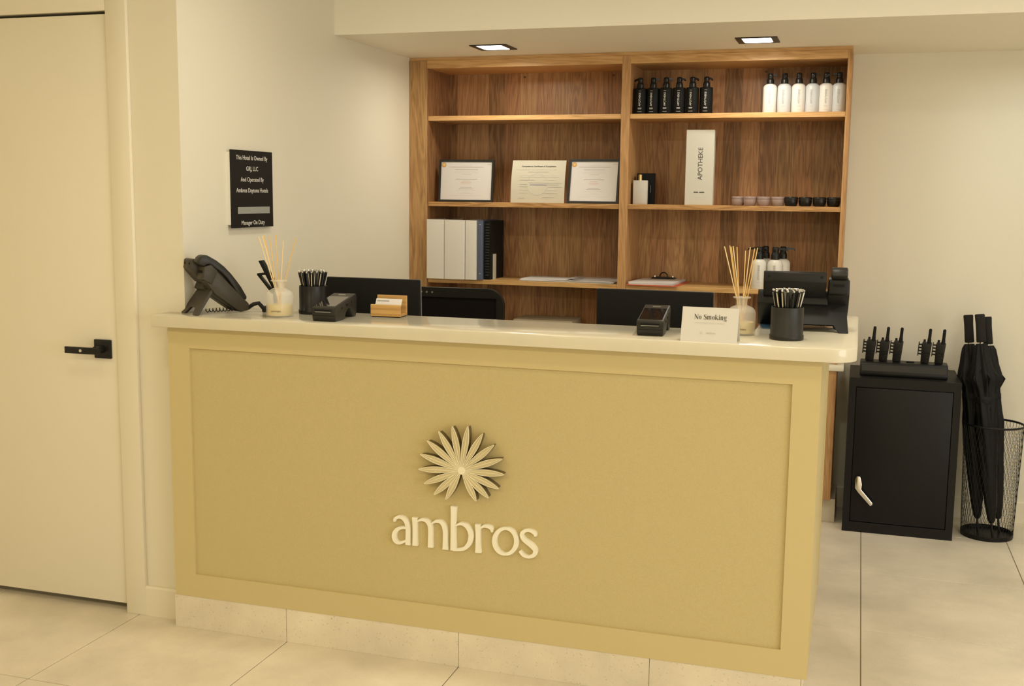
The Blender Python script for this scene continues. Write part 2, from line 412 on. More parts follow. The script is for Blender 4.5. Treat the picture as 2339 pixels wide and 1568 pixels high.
downlight('square recessed downlight glowing in the soffit above the certificates', 'soffit downlights', (0.562, 1.712, ZS), 0.172, SOFFIT_W, NEUTRAL)
downlight('square recessed downlight glowing in the soffit above the white pump bottles', 'soffit downlights', (1.728, 1.737, ZS), 0.172, SOFFIT_W, NEUTRAL)
downlight('square recessed downlight in the soffit beyond the umbrella bin', 'soffit downlights', (2.935, 1.762, ZS), 0.172, SOFFIT_W*0.52, COOL)
downlight('square recessed downlight at the far right end of the soffit', 'soffit downlights', (4.10, 1.787, ZS), 0.172, SOFFIT_W*0.52, COOL)
for (x, y) in ((0.80, 0.03), (1.96, 0.03), (3.12, 0.03), (4.28, 0.03)):
    downlight('square recessed downlight in the lobby ceiling right above the countertop line', 'ceiling downlights above the counter', (x, y, ZC), 0.172, ROWA_W, NEUTRAL)
for (x, y) in ((-1.55, -1.0), (0.25, -1.0), (2.05, -1.0), (3.85, -1.0)):
    downlight('square recessed downlight in the lobby ceiling a step in front of the desk', 'ceiling downlights in front of the desk', (x, y, ZC), 0.172, ROWB_W, WARM, PI)
for (x, y) in ((-1.55, -3.0), (0.25, -3.0), (2.05, -3.0), (3.85, -3.0)):  # unseen row added to fill the vertical faces from the front
    downlight('unseen square downlight added as fill in the lobby ceiling well in front of the desk', 'added fill downlights out in the lobby', (x, y, ZC), 0.172, ROWC_FILL_W, WARM, PI)

# ------------------------------------------------------------------ reception desk
XR, ZB, ZCB, ZCT = 2.0983, 0.1155, 1.0442, 1.0833
desk = thing('reception_desk', 'long gold-tan panelled reception desk with stone tile base', 'desk', (0, 0, 0))
PXL, PXR, PZB, PZT = 0.0808, 2.0217, 0.1953, 0.9728
obj('stile', MB().box(0, PXL, 0, 0.02, ZB, ZCB), 'desk_gold', desk, smooth=0)
obj('stile', MB().box(PXR, XR, 0, 0.02, ZB, ZCB), 'desk_gold', desk, smooth=0)
obj('top_rail', MB().box(PXL, PXR, 0, 0.02, PZT, ZCB), 'desk_gold', desk, smooth=0)
obj('bottom_rail', MB().box(PXL, PXR, 0, 0.02, ZB, PZB), 'desk_gold', desk, smooth=0)
obj('front_panel', MB().box(PXL, PXR, 0.008, 0.02, PZB, PZT), 'desk_panel', desk, smooth=0)
obj('body', MB().box(XW+0.004, XR-0.004, 0.02, 0.10, ZB, ZCB), 'desk_gold', desk, smooth=0)
obj('side_panel', MB().box(XR-0.02, XR, 0.02, 0.84, ZB, ZCB), 'desk_gold', desk, smooth=0)
obj('side_corner_trim', MB().box(XR-0.012, XR+0.002, 0.82, 0.845, ZB, ZCB), 'desk_gold', desk, smooth=0)
obj('inner_panel', MB().box(1.93, XR-0.02, 0.80, 0.84, ZB, ZCB), 'desk_gold', desk, smooth=0)
obj('inner_side_panel', MB().box(1.91, 1.93, 0.10, 0.84, ZB, ZCB), 'desk_gold', desk, smooth=0)
obj('work_surface', MB().box(XW+0.004, 1.91, 0.10, 0.80, 0.712, 0.742), 'quartz', desk, bevel=0.002)
obj('drawer_pedestal', MB().box(XW+0.01, 0.40, 0.30, 0.76, 0.0, 0.712), 'oak_v', desk, smooth=0)
jx = [-0.006] + [JX+T*k for k in range(-0, 3)] + [2.083]
for k in range(len(jx)-1):
    obj('base_tile', MB().box(jx[k]+0.0007, jx[k+1]-0.0007, 0.002, 0.016, 0, ZB-0.0006), 'base_tile_mat', desk, bevel=0.0006, seg=1, smooth=0)
obj('base_core', MB().box(XW+0.006, 2.08, 0.016, 0.10, 0, ZB), 'grout', desk, smooth=0)
for k in range(2):
    obj('base_tile', MB().box(2.069, 2.083, 0.018+k*0.41, 0.018+(k+1)*0.41-0.0015, 0, ZB-0.0006), 'base_tile_mat', desk, bevel=0.0006, seg=1, smooth=0)
obj('base_tile_edge', MB().box(2.0836, 2.089, 0.0025, 0.017, 0, ZB-0.0006), 'base_tile_mat', desk, smooth=0)

# countertop with rounded right end and a return towards the back
cx0, cx1, cy0, cy1, cy2 = -0.036, 2.190, -0.041, 0.279, 0.872
R = 0.075; poly = [(cx0, cy0)]
for k in range(9):
    a = -PI/2 + PI/2*k/8; poly.append((cx1-R+R*math.cos(a), cy0+R+R*math.sin(a)))
for k in range(5):
    a = PI/2*k/4; poly.append((cx1-0.03+0.03*math.cos(a), cy2-0.03+0.03*math.sin(a)))
poly += [(1.885, cy2), (1.885, cy1), (XW+0.001, cy1), (XW+0.001, YW-0.001), (cx0, YW-0.001)]
ct = tag(obj('countertop', MB().prism(poly, ZCB+0.0002, ZCT, 'Z'), 'quartz', bevel=0.003, seg=2), 'pale cream stone countertop with a rounded corner on top of the desk', 'countertop')

# logo: flower and letters
flower = thing('flower_emblem', 'raised sixteen-petal sunburst flower emblem on the desk front', 'emblem', (1.0478, 0.008, 0.646))
TIPS = [(1.0177,0.7825),(1.0684,0.7862),(1.1156,0.7664),(1.1529,0.7349),(1.179,0.6934),(1.1859,0.6455),(1.1687,0.6),(1.1366,0.5679),(1.0966,0.5537),(0.9979,0.5506),(0.9578,0.5619),(0.9249,0.5943),(0.9064,0.6386),(0.9121,0.6864),(0.9349,0.7313),(0.9732,0.7634)]
for pi_, (tx, tz) in enumerate(TIPS):
    dx, dz = tx-1.0478, tz-0.646; L = math.hypot(dx, dz); ux, uz = dx/L, dz/L; nx, nz = -uz, ux
    def outline(k, l0=0.0, l1=1.0):
        pts = []
        for i in range(13):
            t = i/12; s = l0+(l1-l0)*t
            wv = k*0.0088*max(0, math.sin(PI*min(1, s**1.32))) + (0.0010*k if 0 < i < 12 else 0)
            pts.append((s, wv))
        up_ = [(ux*L*s+nx*wv, uz*L*s+nz*wv) for s, wv in pts]; dn = [(ux*L*s-nx*wv, uz*L*s-nz*wv) for s, wv in pts[1:-1]]
        return up_ + dn[::-1]
    pe = obj('petal', MB().prism(outline(1.0), -0.0265-0.00006*pi_, -0.022-0.00006*pi_, 'Y'), 'logo_petal', flower, smooth=0)
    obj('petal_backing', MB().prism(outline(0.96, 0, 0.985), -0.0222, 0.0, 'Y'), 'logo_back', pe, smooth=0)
    vv = MB(); vv.stroke([(ux*L*.1, uz*L*.1, 0.0014), (ux*L*.5, uz*L*.5, 0.0015), (ux*L*.95, uz*L*.95, 0.0009)], -0.0285, -0.0270)
    ol = outline(0.97)
    vv.stroke([(p[0], p[1], 0.0015) for p in ol], -0.0285-0.00002*pi_, -0.0270, closed=True)
    obj('petal_vein', vv, 'logo_vein', pe, smooth=0)
obj('flower_heart', MB().lathe([(0.013, 0.0), (0.013, 0.0270), (0.0110, 0.0292)], 28), 'logo_vein', flower, rot=(PI/2, 0, 0))
LET = {'a': [[(0.8173, 0.4562, 0.0066), (0.8184, 0.4654, 0.0086), (0.8336, 0.4729, 0.0099), (0.8483, 0.4685, 0.0132), (0.8586, 0.4564, 0.0152), (0.863, 0.434, 0.0152), (0.8625, 0.3837, 0.0165)], [(0.8585, 0.4394, 0.0073), (0.8414, 0.4383, 0.0086), (0.8241, 0.4293, 0.0125), (0.8154, 0.4109, 0.0152), (0.8195, 0.3932, 0.0132), (0.8343, 0.3876, 0.0092), (0.8567, 0.3972, 0.0066)]], 'm': [[(0.8859, 0.4762, 0.0181), (0.8866, 0.4495, 0.0152), (0.8865, 0.407, 0.0152), (0.8868, 0.3841, 0.0171)], [(0.8927, 0.4632, 0.0046), (0.908, 0.4713, 0.0079), (0.925, 0.4697, 0.0119), (0.9368, 0.4579, 0.0152), (0.9395, 0.4387, 0.0145), (0.9392, 0.4061, 0.0152), (0.9392, 0.3839, 0.0171)], [(0.9436, 0.4619, 0.0046), (0.957, 0.471, 0.0079), (0.9739, 0.4708, 0.0119), (0.9856, 0.4581, 0.0152), (0.9894, 0.4374, 0.0152), (0.9894, 0.4082, 0.0158), (0.9898, 0.3829, 0.0185)]], 'b': [[(1.0168, 0.5251, 0.0198), (1.0162, 0.4951, 0.0171), (1.0158, 0.4305, 0.0171), (1.0167, 0.383, 0.0198)], [(1.024, 0.4637, 0.0046), (1.0406, 0.4718, 0.0086), (1.0605, 0.4658, 0.0138), (1.0728, 0.4478, 0.0165), (1.0743, 0.4287, 0.0165), (1.0674, 0.4086, 0.0145), (1.0526, 0.3931, 0.0112), (1.0327, 0.387, 0.0086), (1.0143, 0.3856, 0.0079)]], 'r': [[(1.0967, 0.4753, 0.0181), (1.0972, 0.4488, 0.0152), (1.0978, 0.4103, 0.0158), (1.0983, 0.3842, 0.0191)], [(1.1034, 0.4622, 0.0046), (1.1164, 0.4716, 0.0086), (1.1328, 0.4717, 0.0119), (1.1416, 0.4662, 0.0112), (1.143, 0.4552, 0.0053)]], 'o': [[(1.2223, 0.4346, 0.0145), (1.2212, 0.4239, 0.0143), (1.2178, 0.4137, 0.0137), (1.2123, 0.4047, 0.0128), (1.205, 0.3974, 0.0115), (1.1964, 0.3923, 0.0101), (1.1872, 0.3899, 0.0086), (1.178, 0.3903, 0.0101), (1.1693, 0.3934, 0.0115), (1.1619, 0.3991, 0.0128), (1.1561, 0.407, 0.0137), (1.1524, 0.4165, 0.0143), (1.1511, 0.4269, 0.0145), (1.1522, 0.4377, 0.0143), (1.1557, 0.4479, 0.0137), (1.1613, 0.4569, 0.0128), (1.1686, 0.4642, 0.0115), (1.1772, 0.4692, 0.0101), (1.1864, 0.4715, 0.0086), (1.1956, 0.4711, 0.0101), (1.2042, 0.4679, 0.0115), (1.2116, 0.4622, 0.0128), (1.2173, 0.4544, 0.0137), (1.221, 0.445, 0.0143)]], 's': [[(1.2828, 0.4563, 0.0073), (1.2789, 0.4672, 0.0112), (1.2603, 0.4735, 0.0092), (1.2437, 0.4667, 0.0112), (1.2394, 0.4548, 0.0125), (1.2479, 0.4418, 0.0145), (1.2698, 0.4274, 0.0165), (1.2828, 0.4129, 0.0145), (1.2789, 0.3976, 0.0125), (1.263, 0.3895, 0.0092), (1.2453, 0.3929, 0.0106), (1.2329, 0.4052, 0.0079)]]}
ORD = {'a': 'first', 'm': 'second', 'b': 'third', 'r': 'fourth', 'o': 'fifth', 's': 'last'}
for ch in 'ambros':
    mb = MB()
    for q, st in enumerate(LET[ch]):
        mb.stroke([(x-1.05, z-0.384, wv) for x, z, wv in st], -0.0115-0.0003*q, 0.0003*q, closed=(ch == 'o'))
    o = obj('raised_letter', mb, 'logo_cream', smooth=0, loc=(1.05, 0.008, 0.384))
    tag(o, "raised cream letter %s, %s letter of the word on the desk front" % (ch, ORD[ch]), 'letter', 'letters of the word on the desk front')

# ------------------------------------------------------------------ bookcase and base cabinet
YS = 2.0097
bc = thing('bookcase', 'walnut-toned built-in bookcase with two bays of open shelves', 'bookcase', (0, 0, 0.742))
def bz(*a): return MB().box(a[0], a[1], a[2], a[3], a[4]-0.742, a[5]-0.742)
BX0, BX1 = XW+0.0008, 2.1127
obj('stile', bz(BX0, 0.1215, YS, YS+0.02, 0.742, 2.131), 'oak_stile', bc, bevel=0.0008, seg=1)
obj('side_panel', bz(0.100, 0.1255, YS+0.003, YB-0.001, 0.742, 2.131), 'oak_v', bc, smooth=0)
obj('divider', bz(1.0915, 1.1325, YS, YB-0.02, 0.742, 2.131), 'oak_stile', bc, bevel=0.0008, seg=1)
obj('side_panel', bz(2.0925, BX1, YS, YB-0.001, 0.742, 2.131), 'oak_stile', bc, bevel=0.0008, seg=1)
obj('top_board', bz(0.1215, 2.0925, YS+0.0005, YB-0.001, 2.094, 2.131), 'oak_h', bc, bevel=0.0008, seg=1)
obj('scribe_strip', bz(BX0, BX1, YS+0.006, YB-0.001, 2.131, ZS-0.0005), 'oak_h', bc, smooth=0)
obj('back_panel', bz(0.1255, 1.0915, YB-0.020, YB-0.002, 0.742, 2.094), 'oak_v', bc, smooth=0)
obj('back_panel', bz(1.1325, 2.0925, YB-0.020, YB-0.002, 0.742, 2.094), 'oak_v', bc, smooth=0)
for (a, b) in ((0.1258, 1.0912), (1.1328, 2.0922)):
    for zt in (1.866, 1.449, 1.070):
        obj('shelf', bz(a, b, YS+0.004, YB-0.0205, zt-0.0225, zt), 'oak_h', bc, bevel=0.001, seg=1)
for (x, z) in ((0.53, 2.075), (0.985, 2.075), (1.72, 2.075)):
    obj('screw_cap', MB().lathe([(0.006, 0), (0.005, 0.002)], 12), 'dark_wood', bc, rot=(PI/2, 0, 0), loc=(x, YB-0.020, z-0.742))
cab = thing('base_cabinet', 'wooden base cabinet under the bookcase with pale worktop', 'cabinet', (0, 0, 0))
obj('carcass', MB().box(BX0, BX1, YS+0.022, YB-0.001, 0.108, 0.7145), 'oak_stile', cab, smooth=0)
for k in range(4):
    a = BX0+k*(BX1-BX0)/4
    dd = obj('door', MB().box(a+0.0015, a+(BX1-BX0)/4-0.0015, YS, YS+0.021, 0.110, 0.7125), 'oak_stile', cab, bevel=0.001, seg=1)
    obj('handle', MB().box(a+0.22, a+0.30, YS-0.018, YS, 0.66, 0.668), 'black_satin', dd, bevel=0.002)
obj('toe_kick', MB().box(BX0, 2.1335, 2.045, YB-0.001, 0, 0.1075), 'base_tile_mat', cab, smooth=0)
obj('worktop', MB().box(BX0, 2.142, 1.985, YB-0.001, 0.7148, 0.7415), 'quartz', cab, bevel=0.004)

# ------------------------------------------------------------------ wall sign
sg = thing('wall_sign', 'black hotel ownership sign with white lettering on the left wall', 'sign', (XW, 0.486, 1.498))
obj('backing', MB().box(0.0, 0.014, -0.146, 0.138, -0.128, 0.130), 'sign_white', sg, smooth=0)
fc = obj('face', MB().box(0.014, 0.019, -0.147, 0.144, -0.139, 0.139), 'sign_black', sg, bevel=0.0008, seg=1)
SR = (PI/2, 0, PI/2)
for (tx, z, s) in (('This Hotel Is Owned By', 0.112, 0.0228), ('GRJ, LLC', 0.073, 0.0228), ('And Operated By', 0.034, 0.0228), ('Ambros Daytona Hotels', -0.005, 0.0228), ('Manager On Duty', -0.122, 0.0228)):
    text('lettering', tx, s, 'sign_white', fc, (0.0193, -0.003, z), SR, sx=0.98)
obj('name_bar', MB().box(0.019, 0.0202, -0.107, 0.116, -0.089, -0.064), 'sign_bar', sg, smooth=0)

# ------------------------------------------------------------------ monitors and chair behind the desk
def monitor(label, x0, x1, y, zt, zb, rz=0.0):
    t = thing('computer_monitor', label, 'monitor', ((x0+x1)/2, y, 0.742), rz, 'monitors behind the desk')
    h = (x1-x0)/2; a, b = zb-0.742, zt-0.742
    hs = obj('housing', MB().hexa([(-h, 0.010, a), (h, 0.010, a), (h, 0.034, a), (-h, 0.034, a), (-h, 0.0, b), (h, 0.0, b), (h, 0.022, b), (-h, 0.022, b)]), 'black_matte', t, bevel=0.004)
    obj('bezel', MB().hexa([(-h-0.001, 0.0345, a), (h+0.001, 0.0345, a), (h+0.001, 0.038, a), (-h-0.001, 0.038, a), (-h-0.001, 0.0225, b), (h+0.001, 0.0225, b), (h+0.001, 0.026, b), (-h-0.001, 0.026, b)]), 'steel_edge', t, smooth=0)
    obj('screen', MB().hexa([(-h+0.008, 0.0382, a+0.01), (h-0.008, 0.0382, a+0.01), (h-0.008, 0.0392, a+0.01), (-h+0.008, 0.0392, a+0.01), (-h+0.008, 0.0266, b-0.008), (h-0.008, 0.0266, b-0.008), (h-0.008, 0.0276, b-0.008), (-h+0.008, 0.0276, b-0.008)]), 'black_glass', t, smooth=0)
    obj('neck', MB().box(-0.025, 0.025, -0.02, 0.006, 0.012, (a+b)/2), 'black_plastic', t, bevel=0.003)
    obj('foot', MB().box(-0.10, 0.10, -0.06, 0.11, 0.0, 0.012), 'black_plastic', t, bevel=0.004)
monitor('black computer monitor seen from behind, behind the left payment terminal', 0.288, 0.693, 0.50, 1.184, 0.925)
monitor('black computer monitor seen from behind, behind the no smoking card', 1.332, 1.727, 0.54, 1.174, 0.925)
ch = thing('office_chair', 'black office chair with mesh back behind the desk', 'chair', (0.53, 1.42, 0), 0.05)
bp = rrect(-0.23, 0.235, 0.62, 1.095, [0.05, 0.05, 0.07, 0.07], 8)
def scaled(p, dx, dz): return [(x*(1-dx/0.24), 0.857+(z-0.857)*(1-dz/0.24)) for x, z in p]
inner = [(max(-0.20, min(0.205, x)), max(0.66, min(1.055, z))) for x, z in bp]
fr = MB(); n = len(bp)
vs = [(x, -0.20, z) for x, z in bp]+[(x, -0.20, z) for x, z in inner]+[(x, -0.17, z) for x, z in bp]+[(x, -0.17, z) for x, z in inner]
fs = []
for i in range(n):
    j = (i+1) % n
    fs += [(i, j, n+j, n+i), (2*n+i, 3*n+i, 3*n+j, 2*n+j), (i, 2*n+i, 2*n+j, j), (n+i, n+j, 3*n+j, 3*n+i)]
fr._add(vs, fs)
obj('backrest_frame', fr, 'black_plastic', ch, smooth=50)
obj('backrest_mesh', MB().prism(inner, -0.190, -0.186, 'Y'), 'mesh_fabric', ch, smooth=0)
for k in range(3): obj('frame_stud', MB().lathe([(0.005, 0), (0.004, 0.003)], 10), 'silver', ch, rot=(PI/2, 0, 0), loc=(-0.125+0.024*k, -0.20, 1.075))
obj('seat', MB().box(-0.24, 0.24, -0.62, -0.16, 0.44, 0.52), 'mesh_fabric', ch, bevel=0.03, seg=3)
obj('spine', MB().tube([(0, -0.40, 0.43), (0, -0.15, 0.42), (0, -0.13, 0.55), (0, -0.165, 0.72)], 0.022, 10), 'black_plastic', ch)
obj('column', MB().lathe([(0.03, 0.08), (0.03, 0.42)], 16, (0, -0.39, 0)), 'black_plastic', ch)
for k in range(5):
    a = 2*PI*k/5+0.3; c, s = math.cos(a), math.sin(a)
    lg = obj('leg', MB().tube([(0, -0.39, 0.10), (0.28*c, -0.39+0.28*s, 0.065)], [0.024, 0.014], 8), 'black_plastic', ch)
    obj('caster', MB().lathe([(0.02, -0.014), (0.026, -0.008), (0.026, 0.008), (0.02, 0.014)], 16), 'black_plastic', lg, loc=(0.28*c, -0.39+0.28*s, 0.026), rot=(PI/2, 0, a))

# ------------------------------------------------------------------ desk phones
def phone(label, loc, rz, x0, x1, hx0, hx1, dx0, dx1, fx0, fx1, material):
    t = thing('desk_phone', label, 'phone', loc, rz)
    prof = [(0.037, 0.114), (0.048, 0.150), (0.056, 0.160), (0.074, 0.148), (0.190, 0.030), (0.189, 0.008), (0.160, 0.003), (0.072, 0.066)]
    low = [(0.046, 0.082), (0.060, 0.112), (0.078, 0.122), (0.190, 0.030), (0.189, 0.008), (0.160, 0.003), (0.072, 0.066)]
    bmb = MB().prism(low, x0, hx0-0.006, 'X'); bmb.prism(prof, hx0-0.007, x1, 'X')
    obj('body', bmb, material, t, bevel=0.003)
    hp = [(0.017, 0.171), (0.026, 0.187), (0.037, 0.195), (0.050, 0.194), (0.081, 0.176), (0.108, 0.155), (0.131, 0.131), (0.150, 0.107), (0.166, 0.085), (0.186, 0.050), (0.183, 0.040), (0.170, 0.040), (0.152, 0.064), (0.136, 0.088), (0.116, 0.116), (0.096, 0.136), (0.076, 0.150), (0.060, 0.163), (0.048, 0.164), (0.038, 0.156)]
    hs = obj('handset', MB().prism([(y-0.002, z+0.003) for y, z in hp], hx0, hx1, 'X'), 'charcoal', t, bevel=0.005)
    obj('cradle', MB().prism([(0.028, 0.118), (0.034, 0.160), (0.058, 0.166), (0.080, 0.145), (0.060, 0.100)], hx0-0.006, hx1+0.004, 'X'), material, t, bevel=0.003)
    obj('vent_slot', MB().prism([(0.0285, 0.139), (0.0315, 0.147), (0.040, 0.147), (0.040, 0.139)], hx0+0.006, hx1-0.008, 'X'), 'black_matte', t, smooth=0)
    dp = [(0.008, 0.152), (0.013, 0.180), (0.022, 0.184), (0.036, 0.178), (0.092, 0.112), (0.072, 0.096), (0.048, 0.104)]
    d = obj('display', MB().prism(dp, dx0, dx1, 'X'), material, t, bevel=0.003)
    obj('screen', MB().prism([(0.0375, 0.1775), (0.0385, 0.1785), (0.0895, 0.1185), (0.0885, 0.1175)], dx0+0.012, dx1-0.012, 'X'), 'black_glass', t, smooth=0)
    for xx in (dx0+0.016, dx1-0.014):
        obj('screw_hole', MB().lathe([(0.004, 0), (0.003, 0.001)], 10), 'black_matte', d, loc=(xx, 0.0098, 0.168), rot=(PI/2-0.15, 0, 0))
    # stand with two feet and an arch between them
    mid = (fx0+fx1)/2; q = (fx1-fx0)
    sp = [(fx0, 0.0), (fx0+0.028, 0.0), (fx0+0.045, 0.022), (fx1-0.045, 0.022), (fx1-0.028, 0.0), (fx1, 0.0), (fx1-0.008, 0.085), (fx1-0.016, 0.118), (fx0+0.016, 0.118), (fx0+0.008, 0.085)]
    mb = MB(); k = 0.93
    # plate leaning from the feet to the body: y = z*0.75
    n = len(sp)
    vs = [(x, 0.72*z, z) for x, z in sp] + [(x, 0.72*z+0.012, z) for x, z in sp]
    fs = [tuple(range(n)), tuple(range(2*n-1, n-1, -1))] + [(i, i+n, (i+1) % n+n, (i+1) % n) for i in range(n)]
    mb._add(vs, fs)
    obj('stand', mb, material, t, bevel=0.0015, seg=1)
    # coiled cord between handset and body
    cp = []
    for i in range(60):
        u = i/59; a = u*2*PI*9
        cp.append((hx0+0.02+0.006*math.cos(a), 0.045+0.11*u, 0.012+0.006*math.sin(a)))
    obj('coiled_cord', MB().tube(cp, 0.0016, 5), 'black_plastic', t)
    return t
phone('black desk phone with its back turned, at the right end of the countertop', (2.056, 0.318, ZCT), 0.06, -0.166, 0.106, 0.050, 0.098, -0.150, 0.036, -0.110, 0.106, 'black_plastic')
phone('grey desk phone seen from its side, at the left end of the countertop', (0.116, -0.009, ZCT), -0.60, -0.125, -0.004, -0.052, -0.004, -0.122, -0.056, -0.128, -0.002, 'phone_grey')
ad = thing('cable_adapter', 'small black cable adapter between the left phone and the left diffuser', 'adapter', (0.262, 0.19, ZCT), 0.2)
obj('block', MB().box(-0.012, 0.03, -0.014, 0.014, 0, 0.020), 'black_plastic', ad, bevel=0.004)
obj('cable', MB().tube([(-0.01, 0, 0.012), (-0.025, -0.004, 0.030), (-0.042, -0.008, 0.026), (-0.06, -0.01, 0.014), (-0.085, -0.012, 0.010)], 0.007, 8), 'black_plastic', ad)
bl = obj('blue_folder', MB().box(-0.03, 0.06, -0.05, 0.05, 0, 0.004), 'blue_paper', smooth=0, loc=(1.925, 0.42, ZCT), rot=(0, 0, 0.15))
tag(bl, 'dark blue folder lying beneath the right desk phone', 'folder')

# ------------------------------------------------------------------ tablet holder behind the left diffuser
th = thing('tablet_holder', 'black tilted tablet holder behind the left reed diffuser', 'holder', (0.262, 0.235, ZCT), 0.15)
obj('base', MB().lathe([(0.034, 0), (0.034, 0.005), (0.03, 0.007)], 28), 'black_plastic', th)
obj('post', MB().tube([(0.012, 0, 0.005), (0.008, 0, 0.075)], 0.008, 10), 'black_plastic', th)
obj('slab', MB().prism([(-0.046, 0.171), (-0.034, 0.173), (0.020, 0.080), (0.002, 0.078)], -0.012, 0.016, 'Y'), 'black_matte', th, bevel=0.002)
obj('brace', MB().prism([(-0.052, 0.122), (-0.044, 0.125), (0.006, 0.064), (0.000, 0.058)], -0.008, 0.008, 'Y'), 'black_plastic', th)
obj('brace_arm', MB().prism([(-0.052, 0.120), (-0.052, 0.128), (-0.022, 0.132), (-0.022, 0.124)], -0.008, 0.008, 'Y'), 'black_plastic', th)

# ------------------------------------------------------------------ reed diffusers
def diffuser(label, loc, s, tops, print_rz):
    t = thing('reed_diffuser', label, 'diffuser', loc, 0)
    R_, H = 0.0445*s, 0.078*s
    prof = [(R_*0.96, 0), (R_, 0.004), (R_, H*0.90), (R_*0.94, H*1.0), (R_*0.78, H*1.10), (R_*0.52, H*1.17), (R_*0.40, H*1.20), (R_*0.38, H*1.24), (R_*0.38, H*1.47), (R_*0.62, H*1.49), (R_*0.62, H*1.535), (R_*0.38, H*1.54)]
    bt = obj('bottle', MB().lathe(prof, 40), 'frosted_glass', t, smooth=50)
    obj('fragrance_oil', MB().lathe([(R_*0.88, 0.005), (R_*0.90, 0.008), (R_*0.90, H*0.52)], 36), 'fragrance', t, smooth=50)
    for i, tp in enumerate(tops):
        r_ = R_*0.26; a = i*2.4
        b0 = (tp[0]*-0.10+0.004*math.cos(a), tp[1]*-0.10+0.004*math.sin(a), 0.012)
        obj('reed', MB().tube([b0, tp], 0.0016, 6), 'reed' if i % 3 else 'reed_pale', t)
    text('lettering', 'APOTHEKE', 0.0066*s, 'ink', bt, (R_*0.93*math.sin(print_rz), -R_*1.012*math.cos(print_rz), H*0.26), (PI/2, 0, print_rz), sx=1.0)
    return t
diffuser('frosted glass reed diffuser bottle beside the left desk phone', (0.372, 0.086, ZCT), 1.0,
    [(-0.062, -0.02, 0.262), (-0.054, 0.0, 0.264), (-0.058, 0.01, 0.258), (-0.050, -0.015, 0.263), (-0.040, 0.012, 0.262), (-0.022, 0.02, 0.268), (0.017, 0.0, 0.250), (0.058, 0.01, 0.258)], 0.25)
diffuser('frosted glass reed diffuser bottle behind the no smoking card', (1.856, 0.188, ZCT), 0.94,
    [(-0.056, -0.012, 0.261), (-0.043, 0.01, 0.263), (-0.040, 0.02, 0.259), (-0.031, -0.01, 0.262), (-0.022, 0.012, 0.259), (0.006, -0.015, 0.250), (0.018, 0.0, 0.260), (0.030, 0.01, 0.256), (0.040, -0.01, 0.259)], 0.1)

# ------------------------------------------------------------------ pen cups and pens
def pen_proto():
    t = thing('pen', '', 'pen')
    obj('barrel', MB().lathe([(0.0012, 0), (0.0040, 0.012), (0.0043, 0.02), (0.0043, 0.133), (0.0036, 0.136)], 8), 'black_satin', t)
    obj('clip', MB().box(-0.0015, 0.0015, -0.0062, -0.0044, 0.085, 0.134), 'silver', t, smooth=0)
    obj('push_button', MB().lathe([(0.0034, 0.136), (0.0034, 0.1395), (0.0026, 0.1405)], 8), 'silver', t)
    return t
def pen_cup(label, loc, plabel, pgroup, seed, npen, proto=None, lift=0.0):
    t = thing('pen_cup', label, 'cup', loc, 0)
    R_, H = 0.0468, 0.094
    wall = MB(); n = 40
    prof = [(R_*1.0, 0.0), (R_*1.035, 0.002), (R_*1.035, 0.013), (R_*0.99, 0.015), (R_*0.99, H-0.004), (R_*0.97, H), (R_*0.93, H), (R_*0.93, 0.006), (0.002, 0.006)]
    wall.lathe(prof, n); obj('cup_body', wall, 'charcoal' if lift else 'black_satin', t, smooth=50)
    rng = random.Random(seed); pens = []
    spots = []
    for ring, cnt in ((0.0, 1), (0.0125, 6), (0.0245, 12), (0.0355, 17)):
        for k in range(cnt):
            a = 2*PI*k/cnt+ring*40; spots.append((ring*math.cos(a), ring*math.sin(a)))
    for (px, py) in spots[:npen]:
        r_ = math.hypot(px, py); tilt = r_*6.4+rng.uniform(-0.02, 0.02); az = math.atan2(py, px)
        bx, by = px*0.38, py*0.38
        if proto is None:
            proto = pen_proto(); p = proto
            p['label'] = plabel; p['group'] = pgroup
        else: p = dup(proto, label=plabel, group=pgroup)
        p.location = (loc[0]+bx, loc[1]+by, loc[2]+0.0075)
        ax = Vector((-math.sin(az), math.cos(az), 0))
        q = Matrix.Rotation(min(tilt, 0.245), 4, ax) @ Matrix.Rotation(rng.uniform(-2.2, 2.2), 4, 'Z')
        p.rotation_euler = q.to_euler()
    return proto
pp = pen_cup('black cylindrical pen cup full of pens, beside the left diffuser', (0.428, 0.212, ZCT), 'black pen with silver clip in the left pen cup', 'pens in the left cup', 3, 36)
pen_cup('black cylindrical pen cup full of pens, in front of the right phone', (1.992, 0.126, ZCT), 'black pen with silver clip in the right pen cup', 'pens in the right cup', 5, 36, pp, 1.0)

